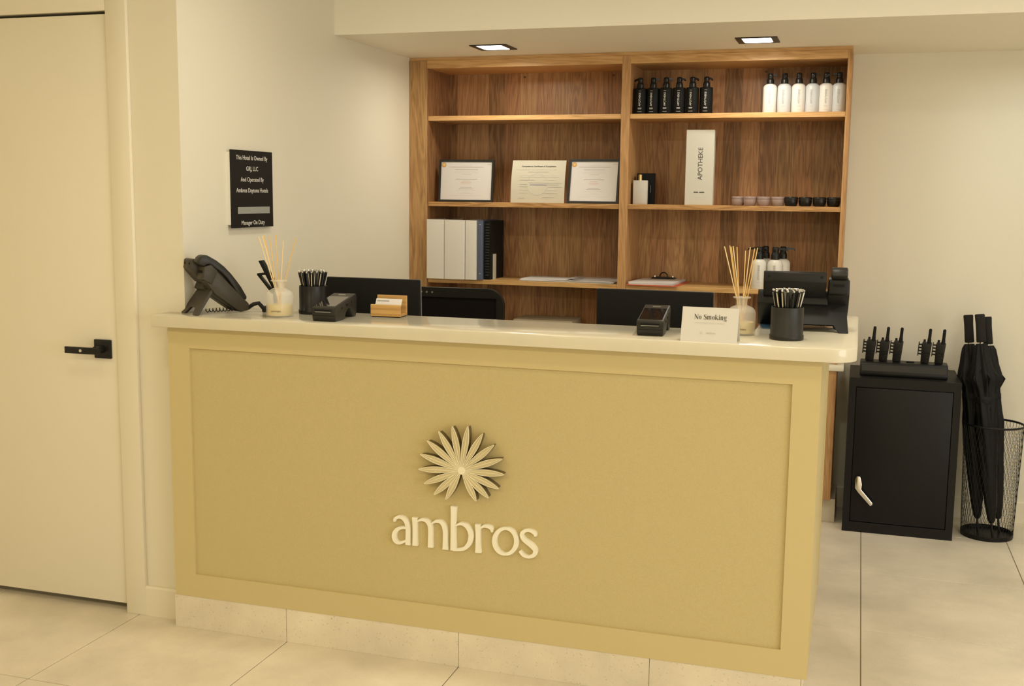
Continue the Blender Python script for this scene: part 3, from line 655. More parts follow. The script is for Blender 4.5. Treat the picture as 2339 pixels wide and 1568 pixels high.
# ------------------------------------------------------------------ payment terminals
def terminal(label, loc, rz, top):
    t = thing('payment_terminal', label, 'card terminal', loc, rz, 'payment terminals on the counter')
    w_ = 0.039
    side = [(0.000, 0.016), (0.006, 0.0), (0.085, 0.0), (0.100, 0.022), (0.118, 0.032), (0.140, 0.030), (0.152, 0.014), (0.158, 0.0), (0.190, 0.0), (0.198, 0.020), (0.200, 0.060), (0.196, 0.072), (0.188, 0.075), (0.006, 0.047), (-0.004, 0.044)]
    obj('housing', MB().prism(side, -w_, w_, 'X'), 'charcoal', t, bevel=0.004)
    def topz(y): return 0.047+(y-0.006)/(0.188-0.006)*0.028
    def slab(y0, y1, x, up_): return MB().hexa([(-x, y0, topz(y0)-0.002), (x, y0, topz(y0)-0.002), (x, y1, topz(y1)-0.002), (-x, y1, topz(y1)-0.002), (-x, y0, topz(y0)+up_), (x, y0, topz(y0)+up_), (x, y1, topz(y1)+up_), (-x, y1, topz(y1)+up_)])
    obj('screen', slab(0.012, 0.140, w_-0.005, 0.0006), 'black_glass', t, smooth=0)
    obj('screen_header', slab(0.142, 0.184, w_-0.005, 0.0004), 'charcoal', t, smooth=0)
    obj('brand_mark', slab(0.160, 0.167, 0.012, 0.0008), 'silver', t, smooth=0)
    obj('card_slot', MB().box(-0.027, 0.027, -0.0055, 0.010, 0.033, 0.038), 'black_matte', t, smooth=0)
    obj('slot_lip', MB().box(-0.026, 0.026, -0.0058, 0.004, 0.0305, 0.0322), 'steel_edge', t, smooth=0)
    obj('front_seam', MB().box(-w_+0.003, w_-0.003, -0.0012, 0.004, 0.0185, 0.0195), 'black_matte', t, smooth=0)
    for (y, l) in ((0.060, 0.004), (0.105, 0.020), (0.145, 0.004)):
        obj('side_button', MB().box(w_-0.001, w_+0.0012, y-l/2, y+l/2, topz(y)-0.020, topz(y)-0.013), 'black_matte', t, smooth=0)
    return t
terminal('black payment terminal beside the left pen cup and bamboo card holder', (0.573, 0.004, ZCT), 0.09, 0)
terminal('black payment terminal left of the no smoking card', (1.609, 0.040, ZCT), 0.06, 0)

# ------------------------------------------------------------------ bamboo card holder with card
hb = thing('card_holder', 'small bamboo business card holder on the counter', 'card holder', (0.703, 0.190, ZCT), 0.06)
obj('front_board', MB().box(-0.052, 0.052, 0, 0.009, 0.003, 0.042), 'bamboo', hb, bevel=0.0012, seg=1)
obj('bottom_board', MB().box(-0.052, 0.052, 0.009, 0.062, 0.003, 0.011), 'bamboo', hb, bevel=0.0012, seg=1)
obj('back_board', MB().box(-0.052, 0.052, 0.062, 0.071, 0.003, 0.068), 'bamboo', hb, bevel=0.0012, seg=1)
obj('foot_pad', MB().box(-0.048, 0.048, 0.004, 0.066, 0, 0.003), 'black_matte', hb, smooth=0)
cd = thing('business_card', 'white business card standing in the bamboo card holder', 'card', (0.702, 0.201, ZCT+0.0112), 0.06)
cb = obj('card', MB().hexa([(-0.045, 0.0, 0), (0.045, 0.0, 0), (0.045, 0.004, 0), (-0.045, 0.004, 0), (-0.045, 0.028, 0.047), (0.045, 0.028, 0.047), (0.045, 0.032, 0.047), (-0.045, 0.032, 0.047)]), 'paper_white', cd, smooth=0)
obj('print_line', MB().hexa([(-0.040, 0.0222, 0.0395), (0.002, 0.0222, 0.0395), (0.002, 0.0236, 0.0395), (-0.040, 0.0236, 0.0395), (-0.040, 0.0236, 0.0420), (0.002, 0.0236, 0.0420), (0.002, 0.0250, 0.0420), (-0.040, 0.0250, 0.0420)]), 'ink_soft', cb, smooth=0)

# ------------------------------------------------------------------ no smoking tent card
tc_ = thing('tent_card', 'white folded no smoking tent card at the counter edge', 'sign card', (1.7885, -0.028, ZCT), -0.03)
hw = 0.0795
fs_ = obj('front_sheet', MB().prism([(0.000, 0.010), (0.0012, 0.010), (0.0252, 0.0960), (0.0240, 0.0960)], -hw, hw, 'X'), 'card_white', tc_, smooth=0)
obj('lip', MB().prism([(-0.003, 0.0), (-0.0018, 0.0), (0.0012, 0.0105), (-0.0002, 0.0105)], -hw, hw, 'X'), 'card_white', tc_, smooth=0)
obj('back_sheet', MB().prism([(0.0240, 0.0960), (0.0252, 0.0960), (0.0580, 0.0), (0.0568, 0.0)], -hw, hw, 'X'), 'card_white', tc_, smooth=0)
TILT = math.atan2(0.086, 0.024)
def onc(x, z): return (x, (z-0.010)*0.024/0.086-0.0006, z)
CR = (TILT, 0, 0)
# serif lettering drawn from thick and thin strokes
def serif_word(word, x, z, hgt, material, parent):
    g = {}
    th_, tn = 0.20, 0.05      # thick and thin stroke in x-heights
    g['N'] = (1.25, [[(0.12,0,tn),(0.12,1.4,tn)],[(0.12,1.4,th_*1.1),(0.95,0,th_*1.1)],[(0.98,0,tn),(0.98,1.4,tn)],[(0,0.02,tn),(0.26,0.02,tn)],[(0,1.38,tn),(0.2,1.38,tn)],[(0.84,1.38,tn),(1.12,1.38,tn)]])
    g['o'] = (0.85, ['o'])
    g['S'] = (1.0, [[(0.78,1.05,tn),(0.70,1.30,tn*1.5),(0.45,1.40,tn*1.2),(0.20,1.22,th_*.7),(0.22,0.95,th_),(0.52,0.72,th_*1.3),(0.80,0.45,th_),(0.74,0.12,th_*.7),(0.45,-0.01,tn*1.2),(0.18,0.10,tn*1.5),(0.08,0.38,tn)]])
    g['m'] = (1.45, [[(0.18,0,th_),(0.18,1.0,th_)],[(0.2,0.82,tn),(0.42,1.0,tn*1.6),(0.62,0.85,th_),(0.63,0,th_)],[(0.66,0.82,tn),(0.88,1.0,tn*1.6),(1.08,0.85,th_),(1.09,0,th_)],[(0.02,0.02,tn),(0.36,0.02,tn)],[(0.48,0.02,tn),(0.80,0.02,tn)],[(0.94,0.02,tn),(1.26,0.02,tn)],[(0.02,0.98,tn),(0.2,0.98,tn)]])
    g['k'] = (1.05, [[(0.18,0,th_),(0.18,1.45,th_)],[(0.26,0.42,tn),(0.72,0.98,tn)],[(0.42,0.6,th_),(0.80,0.0,th_)],[(0.02,0.02,tn),(0.36,0.02,tn)],[(0.02,1.43,tn),(0.2,1.43,tn)],[(0.56,0.98,tn),(0.88,0.98,tn)],[(0.62,0.02,tn),(0.98,0.02,tn)]])
    g['i'] = (0.5, [[(0.2,0,th_),(0.2,1.0,th_)],[(0.2,1.22,th_),(0.2,1.42,th_)],[(0.02,0.02,tn),(0.38,0.02,tn)],[(0.02,0.98,tn),(0.2,0.98,tn)]])
    g['n'] = (1.0, [[(0.18,0,th_),(0.18,1.0,th_)],[(0.2,0.82,tn),(0.42,1.0,tn*1.6),(0.63,0.85,th_),(0.64,0,th_)],[(0.02,0.02,tn),(0.36,0.02,tn)],[(0.48,0.02,tn),(0.80,0.02,tn)],[(0.02,0.98,tn),(0.2,0.98,tn)]])
    g['g'] = (0.95, [[(0.62,0.66,th_),(0.52,0.94,tn*1.5),(0.36,0.99,tn),(0.18,0.88,th_*.8),(0.14,0.66,th_),(0.22,0.42,th_*.7),(0.38,0.34,tn),(0.55,0.42,th_*.7),(0.62,0.66,th_)],[(0.60,0.86,tn),(0.85,1.0,tn*2)],[(0.24,0.38,tn),(0.14,0.20,tn*1.4),(0.40,0.06,th_*.8),(0.72,-0.05,th_*.7),(0.66,-0.30,tn*1.5),(0.34,-0.40,tn),(0.08,-0.28,tn*1.5),(0.20,0.02,tn)]])
    g[' '] = (0.5, [])
    tot = sum(g[c][0] for c in word)
    mb = MB(); cx = x-tot*hgt/2
    for c in word:
        wd_, ss = g[c]
        for s_ in ss:
            if s_ == 'o':
                pts = [(0.38+0.28*math.cos(2*PI*k/16), 0.49+0.44*math.sin(2*PI*k/16), tn+(th_-tn)*abs(math.cos(2*PI*k/16))) for k in range(16)]; cl = True
            else: pts = s_; cl = False
            mb.stroke([(cx+p[0]*hgt, p[1]*hgt, p[2]*hgt) for p in pts], -0.0002, 0.0002, closed=cl)
        cx += wd_*hgt
    o = obj('lettering', mb, material, parent, smooth=0)
    o.location = onc(0, z); o.rotation_euler = (TILT-PI/2, 0, 0)
    return o
serif_word('No Smoking', 0.002, 0.0630, 0.0098, 'ink', fs_)
for k, (a, b) in enumerate(((-0.040, -0.026), (-0.024, -0.004), (-0.002, 0.010), (0.013, 0.018), (0.021, 0.041))):
    o = obj('print_line', MB().box(a, b, -0.0001, 0.0001, -0.0007, 0.0007), 'ink_faint', fs_, smooth=0, loc=onc(0, 0.0535), rot=(TILT-PI/2, 0, 0))
o = obj('small_emblem', MB().lathe([(0.004, -0.0001), (0.004, 0.0001)], 12), 'ink_faint', fs_, smooth=0, loc=onc(-0.022, 0.026), rot=(TILT, 0, 0))
text('lettering', 'ambros', 0.0085, 'ink_faint', fs_, onc(0.005, 0.026), CR)

# ------------------------------------------------------------------ bookcase contents
Z1, Z2, Z3 = 1.866, 1.449, 1.070
def pump_head(t, z, s, ang, material='black_satin', long=False):
    p = MB()
    p.lathe([(0.0155*s, 0), (0.0150*s, 0.014*s), (0.0132*s, 0.021*s), (0.0112*s, 0.023*s), (0.0112*s, 0.028*s), (0.0122*s, 0.030*s), (0.0110*s, 0.042*s), (0.008*s, 0.0445*s)], 20)
    h = obj('pump_head', p, material, t, loc=(0, 0, z), smooth=45)
    L = 0.040*s if long else 0.026*s
    n = MB().prism([(0.006*s, 0.034*s), (L, 0.033*s), (L+0.003*s, 0.029*s), (L+0.004*s, 0.033*s), (L, 0.039*s), (0.006*s, 0.043*s)], -0.0042*s, 0.0042*s, 'Y')
    obj('nozzle', n, material, h, rot=(0, 0, ang), smooth=0)
def bottle(label, loc, style, ang, group, rz=0.0):
    t = thing('pump_bottle', label, 'bottle', loc, rz, group)
    if style == 'black':
        R_, H = 0.0300, 0.122
        prof = [(R_*0.95, 0), (R_, 0.003), (R_, H*0.955), (R_*0.93, H*0.985), (R_*0.62, H), (R_*0.45, H)]
        m, ink_, s = 'black_matte', 'sign_white', 1.06
    elif style == 'lotion':
        R_, H = 0.0345, 0.135
        prof = [(R_*0.95, 0), (R_, 0.004), (R_, H*0.82), (R_*0.93, H*0.91), (R_*0.72, H*0.98), (R_*0.42, H*1.02)]
        m, ink_, s = 'lotion_bottle', 'ink_soft', 1.25
    else:
        R_, H = 0.0308, 0.124
        prof = [(R_*0.95, 0), (R_, 0.003), (R_, H*0.90), (R_*0.95, H*0.95), (R_*0.76, H*1.005), (R_*0.5, H*1.04)]
        m, ink_, s = ('white_bottle' if style == 'white' else 'pale_bottle'), 'ink_soft', 1.06
    b = obj('bottle_body', MB().lathe(prof, 32), m, t, smooth=50)
    pump_head(t, prof[-1][1], s, ang, long=(style == 'lotion'))
    # curved print wraps the front of the bottle
    yy = -R_-0.0004
    text('lettering', 'APOTHEKE', 0.0125*(1.1 if style == 'lotion' else 1.0), ink_, b, (0.0, yy, H*0.56), (PI/2, -PI/2, 0), sx=1.0)
    for (z, hw_, th_) in ((H*0.235, 0.0085, 0.0022), (H*0.20, 0.0075, 0.0012), (H*0.10, 0.010, 0.0012), (H*0.875 if style == 'black' else H*0.80, 0.006, 0.0009)):
        ln = MB()
        a = hw_/R_
        pts = []
        for k in range(5):
            q = -a+2*a*k/4; pts.append(((R_+0.0003)*math.sin(q), -(R_+0.0003)*math.cos(q)))
        vs = [(x, y, z-th_/2) for x, y in pts]+[(x, y, z+th_/2) for x, y in pts]
        ln._add(vs, [(k, k+1, k+6, k+5) for k in range(4)])
        obj('print_line', ln, ink_ if style == 'black' else 'ink_faint', b, smooth=0)
    return t
ORDN = ['leftmost', 'second', 'third', 'fourth', 'fifth', 'rightmost']
for k, (x, a) in enumerate(zip((1.1665, 1.2265, 1.2875, 1.3485, 1.4105, 1.4735), (2.6, 0.5, 0.4, 0.6, 0.9, 0.7))):
    bottle('matte black pump bottle, %s of the black row on the top shelf' % (ORDN[k] + (' from left' if 0 < k < 5 else '')), (x, 2.078+0.004*(k % 2), Z1), 'black', a, 'black pump bottles', (0.12, -0.1, 0.0, 0.06, -0.12, 0.02)[k])
for k, (x, a) in enumerate(zip((1.761, 1.824, 1.8865, 1.947, 2.0045, 2.0605), (0.1, -1.5, -1.5, 0.2, -1.3, 3.0))):
    bottle('%s pump bottle, %s of the pale row on the top shelf' % ('white' if k % 2 == 0 else 'pale grey', ORDN[k] + (' from left' if 0 < k < 5 else '')), (x, 2.070+0.002*k, Z1), 'white' if k % 2 == 0 else 'pale', a, 'white pump bottles', (0.05, -0.08, 0.12, -0.1, 0.05, -0.03)[k])
lp = [((1.745, 2.055), 'left front lotion bottle with black pump on the lowest open shelf', 3.0, 0.05),
      ((1.817, 2.050), 'right front lotion bottle with black pump on the lowest open shelf', 0.2, 0.0),
      ((1.766, 2.140), 'lotion bottle standing behind the left front lotion bottle', 3.2, 0.0),
      ((1.845, 2.135), 'lotion bottle standing behind the right front lotion bottle', 0.3, 0.0)]
for (xy, lab, a, rz) in lp: bottle(lab, (xy[0], xy[1], Z3), 'lotion', a, 'lotion bottles', rz)
# jars
for k, x in enumerate((1.634, 1.690, 1.7515, 1.8150, 1.8745, 1.9365, 1.9985, 2.0600)):
    blk = k >= 4
    t = thing('candle_jar', '%s squat lidded jar, %s of the %s jars on the middle shelf' % ('black' if blk else 'mauve', ('leftmost', 'second', 'third', 'rightmost')[k % 4], 'black' if blk else 'mauve'), 'jar', (x, 2.075-(0.0 if k else -0.03)+0.004*(k % 2), Z2), 0, 'candle jars')
    R_ = 0.0300
    obj('jar_body', MB().lathe([(R_*0.74, 0), (R_*0.86, 0.004), (R_*0.97, 0.016), (R_, 0.026), (R_*0.98, 0.030)], 28), 'black_satin' if blk else 'mauve', t, smooth=50)
    obj('lid', MB().lathe([(R_*1.0, 0.0305), (R_*1.02, 0.033), (R_*1.0, 0.040), (R_*0.9, 0.0425)], 28), 'black_satin' if blk else 'mauve_lid', t, smooth=50)
# tall carton
tb = thing('tall_carton', 'tall pale carton standing upright on the middle shelf', 'box', (1.4565, 2.062, Z2), 0.05)
bx = obj('carton_body', MB().box(-0.0645, 0.0645, 0, 0.075, 0, 0.345), 'paper_box', tb, bevel=0.001, seg=1)
text('lettering', 'APOTHEKE', 0.030, 'ink', bx, (0.004, -0.0004, 0.190), (PI/2, -PI/2, 0), sx=1.0)
for (xa, xb) in ((-0.024, -0.003), (0.002, 0.025)):
    obj('print_line', MB().box(xa, xb, -0.0005, 0, 0.0565, 0.0615), 'ink', bx, smooth=0)
for (z, hw_) in ((0.038, 0.034), (0.029, 0.038), (0.019, 0.017), (0.316, 0.013)):
    obj('print_line', MB().box(-hw_, hw_, -0.0005, 0, z-0.0009, z+0.0009), 'ink_faint', bx, smooth=0)
# perfume bottle and black carton
pf = thing('perfume_bottle', 'flat white perfume bottle with gold cap beside the bookcase divider', 'bottle', (1.178, 2.070, Z2), 0.0)
obj('bottle_body', MB().box(-0.033, 0.033, 0, 0.03, 0, 0.112), 'card_white', pf, bevel=0.002)
obj('cap', MB().lathe([(0.0095, 0.112), (0.0095, 0.138), (0.008, 0.140)], 18, (-0.002, 0.015, 0)), 'gold', pf)
pb = thing('black_carton', 'small black carton behind the white perfume bottle', 'box', (1.192, 2.140, Z2), 0.0)
b_ = obj('carton_body', MB().box(-0.043, 0.038, 0, 0.05, 0, 0.147), 'black_matte', pb, bevel=0.001, seg=1)
obj('print_line', MB().box(0.0230, 0.0245, -0.0004, 0, 0.055, 0.090), 'ink_soft', b_, smooth=0)

# certificates
def frame(label, loc, rz, lean, w_, h_, cut=None):
    t = thing('framed_certificate', label, 'certificate', loc, 0, 'framed certificates'); t.rotation_euler = (lean, 0, rz)
    e = 0.0105
    f_ = MB(); f_.box(-w_, -w_+e, 0, 0.012, 0, h_); f_.box(w_-e, w_, 0, 0.012, 0, h_); f_.box(-w_+e, w_-e, 0, 0.012, 0, e); f_.box(-w_+e, w_-e, 0, 0.012, h_-e, h_)
    obj('frame', f_, 'charcoal', t, smooth=0)
    pg = obj('certificate_page', MB().box(-w_+e, w_-e, 0.005, 0.010, e, h_-e), 'paper_white', t, smooth=0)
    obj('easel_back', MB().hexa([(-w_*0.45, 0.012, 0.0), (w_*0.45, 0.012, 0.0), (w_*0.45, 0.016, 0), (-w_*0.45, 0.016, 0), (-w_*0.45, 0.012, h_*0.8), (w_*0.45, 0.012, h_*0.8), (w_*0.45, 0.016, h_*0.8), (-w_*0.45, 0.016, h_*0.8)]), 'black_matte', t, smooth=0)
    sl = obj('seal', MB().lathe([(0.0125, 0), (0.0120, 0.0006)], 20), 'seal_orange', pg, rot=(PI/2, 0, 0), loc=(-w_+0.024, 0.005, h_-0.026))
    obj('seal_center', MB().lathe([(0.007, 0), (0.0065, 0.0004)], 16), 'seal_gold', sl, loc=(0.001, 0.001, 0.0006))
    obj('corner_mark', MB().box(w_-0.036, w_-0.014, 0.0045, 0.005, h_-0.026, h_-0.020), 'ink_faint', pg, smooth=0)
    for (z, hw_, m_, th_) in ((0.865, 0.20, 'ink_faint', .0014), (0.825, 0.62, 'ink_soft', .0016), (0.765, 0.42, 'ink_soft', .0020), (0.720, 0.40, 'ink_faint', .0014), (0.690, 0.42, 'ink_faint', .0014), (0.655, 0.18, 'ink_rose', .0022),
                              (0.540, 0.40, 'ink_soft', .0022), (0.495, 0.15, 'ink_rose', .003), (0.46, 0.20, 'ink_rose', .003), (0.43, 0.16, 'ink_rose', .002), (0.345, 0.21, 'ink_soft', .0016), (0.315, 0.27, 'ink_soft', .0016), (0.275, 0.36, 'ink_faint', .0012), (0.235, 0.14, 'ink_faint', .0012), (0.20, 0.28, 'ink_faint', .0012), (0.155, 0.60, 'ink_faint', .0012)):
        obj('print_line', MB().box(-hw_*w_, hw_*w_, 0.0047, 0.005, z*h_-th_/2, z*h_+th_/2), m_, pg, smooth=0)
    return t
frame('black framed certificate at the left end of the middle shelf', (0.301, 2.068, Z2+0.0005), 0.02, -0.10, 0.143, 0.209)
frame('black framed certificate leaning beside the central divider', (0.953, 2.045, Z2+0.0015), 0.0, -0.22, 0.125, 0.215)
pc = thing('paper_certificate', 'unframed cream paper certificate between the two framed certificates', 'certificate', (0.679, 2.050, Z2+0.0005), 0.0)
pc.rotation_euler = (-0.16, 0, 0.01)
sh = MB(); vs = []; nn = 9
for j in range(nn):
    z = 0.208*j/(nn-1); bow = 0.010*math.sin(PI*j/(nn-1))-0.004*j/(nn-1)
    for x in (-0.135, 0.1345): vs.append((x, -bow, z))
for j in range(nn):
    z = 0.208*j/(nn-1); bow = 0.010*math.sin(PI*j/(nn-1))-0.004*j/(nn-1)
    for x in (-0.135, 0.1345): vs.append((x, -bow+0.0012, z))
fs = []
for j in range(nn-1):
    fs += [(2*j, 2*j+1, 2*j+3, 2*j+2), (2*nn+2*j, 2*nn+2*j+2, 2*nn+2*j+3, 2*nn+2*j+1), (2*j, 2*j+2, 2*nn+2*j+2, 2*nn+2*j), (2*j+1, 2*nn+2*j+1, 2*nn+2*j+3, 2*j+3)]
fs += [(0, 2*nn, 2*nn+1, 1), (2*nn-2, 2*nn-1, 4*nn-1, 4*nn-2)]
sh._add(vs, fs)
sheet = obj('sheet', sh, 'paper_cream', pc, smooth=60)
def bowy(z): return -(0.010*math.sin(PI*z/0.208)-0.004*z/0.208)-0.0005
text('lettering', 'Competence Certificate of Completion', 0.0108, 'ink', sheet, (0.0, bowy(0.177)-0.0003, 0.177), UPR, bold=0.0002)
for (z, a, b, m_) in ((0.161, -0.115, 0.09, 'ink_faint'), (0.149, -0.052, 0.052, 'ink_soft'), (0.131, -0.092, 0.1, 'ink_faint'), (0.124, -0.092, 0.105, 'ink_faint'), (0.109, -0.092, -0.018, 'ink_soft'), (0.109, 0.03, 0.092, 'ink_faint'), (0.096, -0.045, 0.12, 'ink_soft'), (0.088, -0.040, 0.045, 'ink_blue'), (0.084, -0.040, 0.045, 'ink_blue'), (0.087, 0.05, 0.105, 'ink_soft'), (0.088, -0.092, -0.055, 'ink_soft'), (0.077, -0.092, -0.055, 'ink_soft'), (0.076, 0.05, 0.12, 'ink_soft'), (0.062, -0.092, -0.05, 'ink_faint'), (0.060, 0.035, 0.095, 'ink_faint'), (0.047, -0.092, -0.05, 'ink_faint'), (0.046, 0.035, 0.095, 'ink_faint'), (0.022, -0.098, -0.065, 'ink_soft'), (0.027, 0.022, 0.08, 'ink_faint'), (0.020, 0.022, 0.06, 'ink_faint')):
    obj('print_line', MB().box(a, b, bowy(z)-0.0004, bowy(z)+0.0002, z-0.0007, z+0.0007), m_, sheet, smooth=0)
obj('print_ring', MB().tube([(-0.002+0.052*math.cos(2*PI*k/32), bowy(0.09+0.052*math.sin(2*PI*k/32))+0.0009, 0.09+0.052*math.sin(2*PI*k/32)) for k in range(32)], 0.0014, 5, closed=True), 'ink_faint', sheet)

# binders
def binder(label, x0, x1, yf, h_, material, depth=0.26):
    t = thing('ring_binder', label, 'binder', ((x0+x1)/2, yf, Z3), 0, 'ring binders')
    w_ = (x1-x0)/2-0.0008
    sp_ = obj('spine', MB().prism(rrect(-w_, w_, 0, 0.012, [0.004, 0.004, 0, 0], 4), 0.0, h_, 'Z'), material, t)
    obj('cover', MB().box(-w_, -w_+0.004, 0.012, depth, 0.0, h_), material, t, smooth=0)
    obj('cover', MB().box(w_-0.004, w_, 0.012, depth, 0.0, h_), material, t, smooth=0)
    obj('pages', MB().box(-w_+0.006, w_-0.006, 0.02, depth-0.012, 0.004, h_-0.01), 'paper_white', t, smooth=0)
    return t
binder('thick white ring binder at the far left of the binder row', 0.1275, 0.224, 1.985, 0.292, 'binder_white')
binder('thick white ring binder second in the binder row', 0.2245, 0.331, 1.980, 0.291, 'binder_white')
binder('thinner white ring binder beside the blue binder', 0.3315, 0.3895, 1.985, 0.290, 'binder_white')
bb_ = binder('slim dark blue binder beside the white binders', 0.390, 0.4185, 2.000, 0.291, 'binder_blue')
for z in (0.270, 0.030):
    obj('rivet', MB().lathe([(0.0035, 0), (0.0025, 0.0015)], 12), 'silver', bb_, rot=(PI/2, 0, 0), loc=(0.0, 0.0, z))
cbk = thing('comb_bound_book', 'black comb-bound manual beside the blue binder', 'book', (0.436, 2.012, Z3), 0)
obj('cover', MB().box(-0.016, 0.0155, 0.008, 0.22, 0, 0.288), 'black_matte', cbk, smooth=0)
for k in range(19):
    z = 0.018+k*0.0138
    obj('binding_loop', MB().box(-0.0085, 0.0115, 0.0, 0.010, z, z+0.0085), 'charcoal', cbk, bevel=0.002, seg=1)
nb = obj('paper_booklet', MB().box(-0.004, 0.004, 0, 0.03, 0, 0.125), 'paper_cream', smooth=0, loc=(0.4575, 2.055, Z3))
tag(nb, 'small cream booklet leaning beside the comb-bound manual', 'booklet')

# papers
def paper_stack(name, label, cat, cx, cy, w_, d_, n_, rz, material, z=Z3, th=0.0022, group=None):
    t = thing(name, label, cat, (cx, cy, z), rz, group); rng = random.Random(int(cx*1000))
    for k in range(n_):
        o = obj('sheet', MB().box(-w_/2, w_/2, -d_/2, d_/2, k*th, (k+1)*th-0.0003), material, t, smooth=0, loc=(rng.uniform(-.008, .008), rng.uniform(-.006, .006), 0), rot=(0, 0, rng.uniform(-.05, .05)))
    return t
paper_stack('paper_stack', 'loose stack of white papers lying on the lowest open shelf', 'papers', 0.745, 2.13, 0.29, 0.20, 5, 0.03, 'paper_white')
ps = paper_stack('plastic_sleeve_stack', 'papers in a shiny clear sleeve beside the central divider', 'papers', 0.965, 2.125, 0.22, 0.21, 5, -0.08, 'paper_white')
slv = MB(); vs = []; rng = random.Random(2)
for j in range(7):
    for i in range(11):
        vs.append((-0.125+0.25*i/10, -0.112+0.224*j/6, 0.0125+rng.uniform(0, 0.007)))
fs = [(j*11+i, j*11+i+1, j*11+i+12, j*11+i+11) for j in range(6) for i in range(10)]
slv._add(vs, fs); obj('clear_sleeve', slv, 'plastic_sleeve', ps, smooth=60)
cl = thing('clipboard', 'red clipboard holding white papers on the lowest open shelf', 'clipboard', (1.262, 2.145, Z3), -0.06)
obj('board', MB().box(-0.115, 0.125, -0.155, 0.155, 0.0, 0.004), 'clip_red', cl, smooth=0)
for k in range(4):
    obj('sheet', MB().box(-0.105, 0.105, -0.150, 0.135, 0.0042+k*0.0028, 0.0068+k*0.0028), 'paper_white', cl, smooth=0, rot=(0, 0, (0.02, -0.015, 0.01, -0.02)[k]))
cp_ = obj('clip', MB().prism([(-0.06, 0.015), (-0.05, 0.024), (0.05, 0.024), (0.06, 0.015)], 0.10, 0.150, 'Y'), 'black_satin', cl, smooth=0)
obj('clip_ring', MB().tube([(0.020*math.cos(a), 0.125, 0.024+0.022*math.sin(a)) for a in [PI*k/8 for k in range(9)]], 0.003, 8), 'black_satin', cp_)
for x in (-0.045, 0.045): obj('clip_rivet', MB().lathe([(0.006, 0.024), (0.005, 0.030)], 10, (x, 0.125, 0)), 'silver', cp_)
cr_ = thing('carton_box', 'flat brown carton on the worktop under the bookcase', 'box', (0.712, 2.06, 0.7415), 0.02)
obj('carton_body', MB().box(-0.150, 0.150, 0, 0.20, 0, 0.135), 'carton', cr_, bevel=0.002)
obj('lid_seam', MB().box(-0.150, 0.150, 0.098, 0.102, 0.135, 0.1356), 'dark_wood', cr_, smooth=0)

# ------------------------------------------------------------------ steel cabinet, radios
kx0, kx1, ky, kz = 2.1686, 2.6335, 1.9215, 0.702
sc_ = thing('steel_cabinet', 'small black steel cabinet with a chrome handle by the back wall', 'cabinet', ((kx0+kx1)/2, ky, 0))
h = (kx1-kx0)/2
cbm = MB(); e = 0.030
cbm.box(-h, h, 0.012, 0.385, 0, kz)
obj('shell', cbm, 'black_metal', sc_, bevel=0.002)
fr = MB(); fr.box(-h, -h+e, 0, 0.0125, 0, kz); fr.box(h-e, h, 0, 0.0125, 0, kz); fr.box(-h+e, h-e, 0, 0.0125, kz-0.040, kz); fr.box(-h+e, h-e, 0, 0.0125, 0, 0.046)
obj('front_frame', fr, 'black_metal', sc_, smooth=0)
dr = obj('door', MB().box(-h+e+0.003, h-e-0.003, 0.001, 0.012, 0.049, kz-0.044), 'black_metal', sc_, bevel=0.0015)
hn = obj('handle', MB().prism([(-0.185, 0.253), (-0.1785, 0.263), (-0.1646, 0.262), (-0.155, 0.228), (-0.157, 0.203), (-0.107, 0.146), (-0.1065, 0.136), (-0.1165, 0.131), (-0.172, 0.19), (-0.185, 0.208)], -0.028, -0.012, 'Y'), 'chrome', dr, bevel=0.003)
obj('handle_boss', MB().lathe([(0.011, 0), (0.010, 0.022)], 16), 'chrome', hn, rot=(PI/2, 0, 0), loc=(2.2345-2.401, 0.001, 0.222))
cg = thing('radio_charger', 'black multi-bay radio charging dock on top of the steel cabinet', 'charger', (2.3955, 2.040, kz))
ch_side = [(-0.052, 0.0), (-0.056, 0.012), (-0.048, 0.052), (-0.036, 0.062), (0.036, 0.066), (0.050, 0.058), (0.052, 0.0)]
obj('housing', MB().prism(ch_side, -0.184, 0.184, 'X'), 'black_plastic', cg, bevel=0.005)
obj('front_panel', MB().hexa([(-0.176, -0.0560, 0.024), (0.176, -0.0560, 0.024), (0.176, -0.050, 0.024), (-0.176, -0.050, 0.024), (-0.176, -0.0500, 0.052), (0.176, -0.0500, 0.052), (0.176, -0.045, 0.052), (-0.176, -0.045, 0.052)]), 'charcoal', cg, smooth=0)
rx = [2.2495, 2.3070, 2.3645, 2.4235, 2.4830, 2.5415]
obj('empty_bay', MB().box(rx[3]-2.3955-0.017, rx[3]-2.3955+0.017, -0.012, 0.014, 0.0655, 0.0668), 'black_matte', cg, smooth=0)
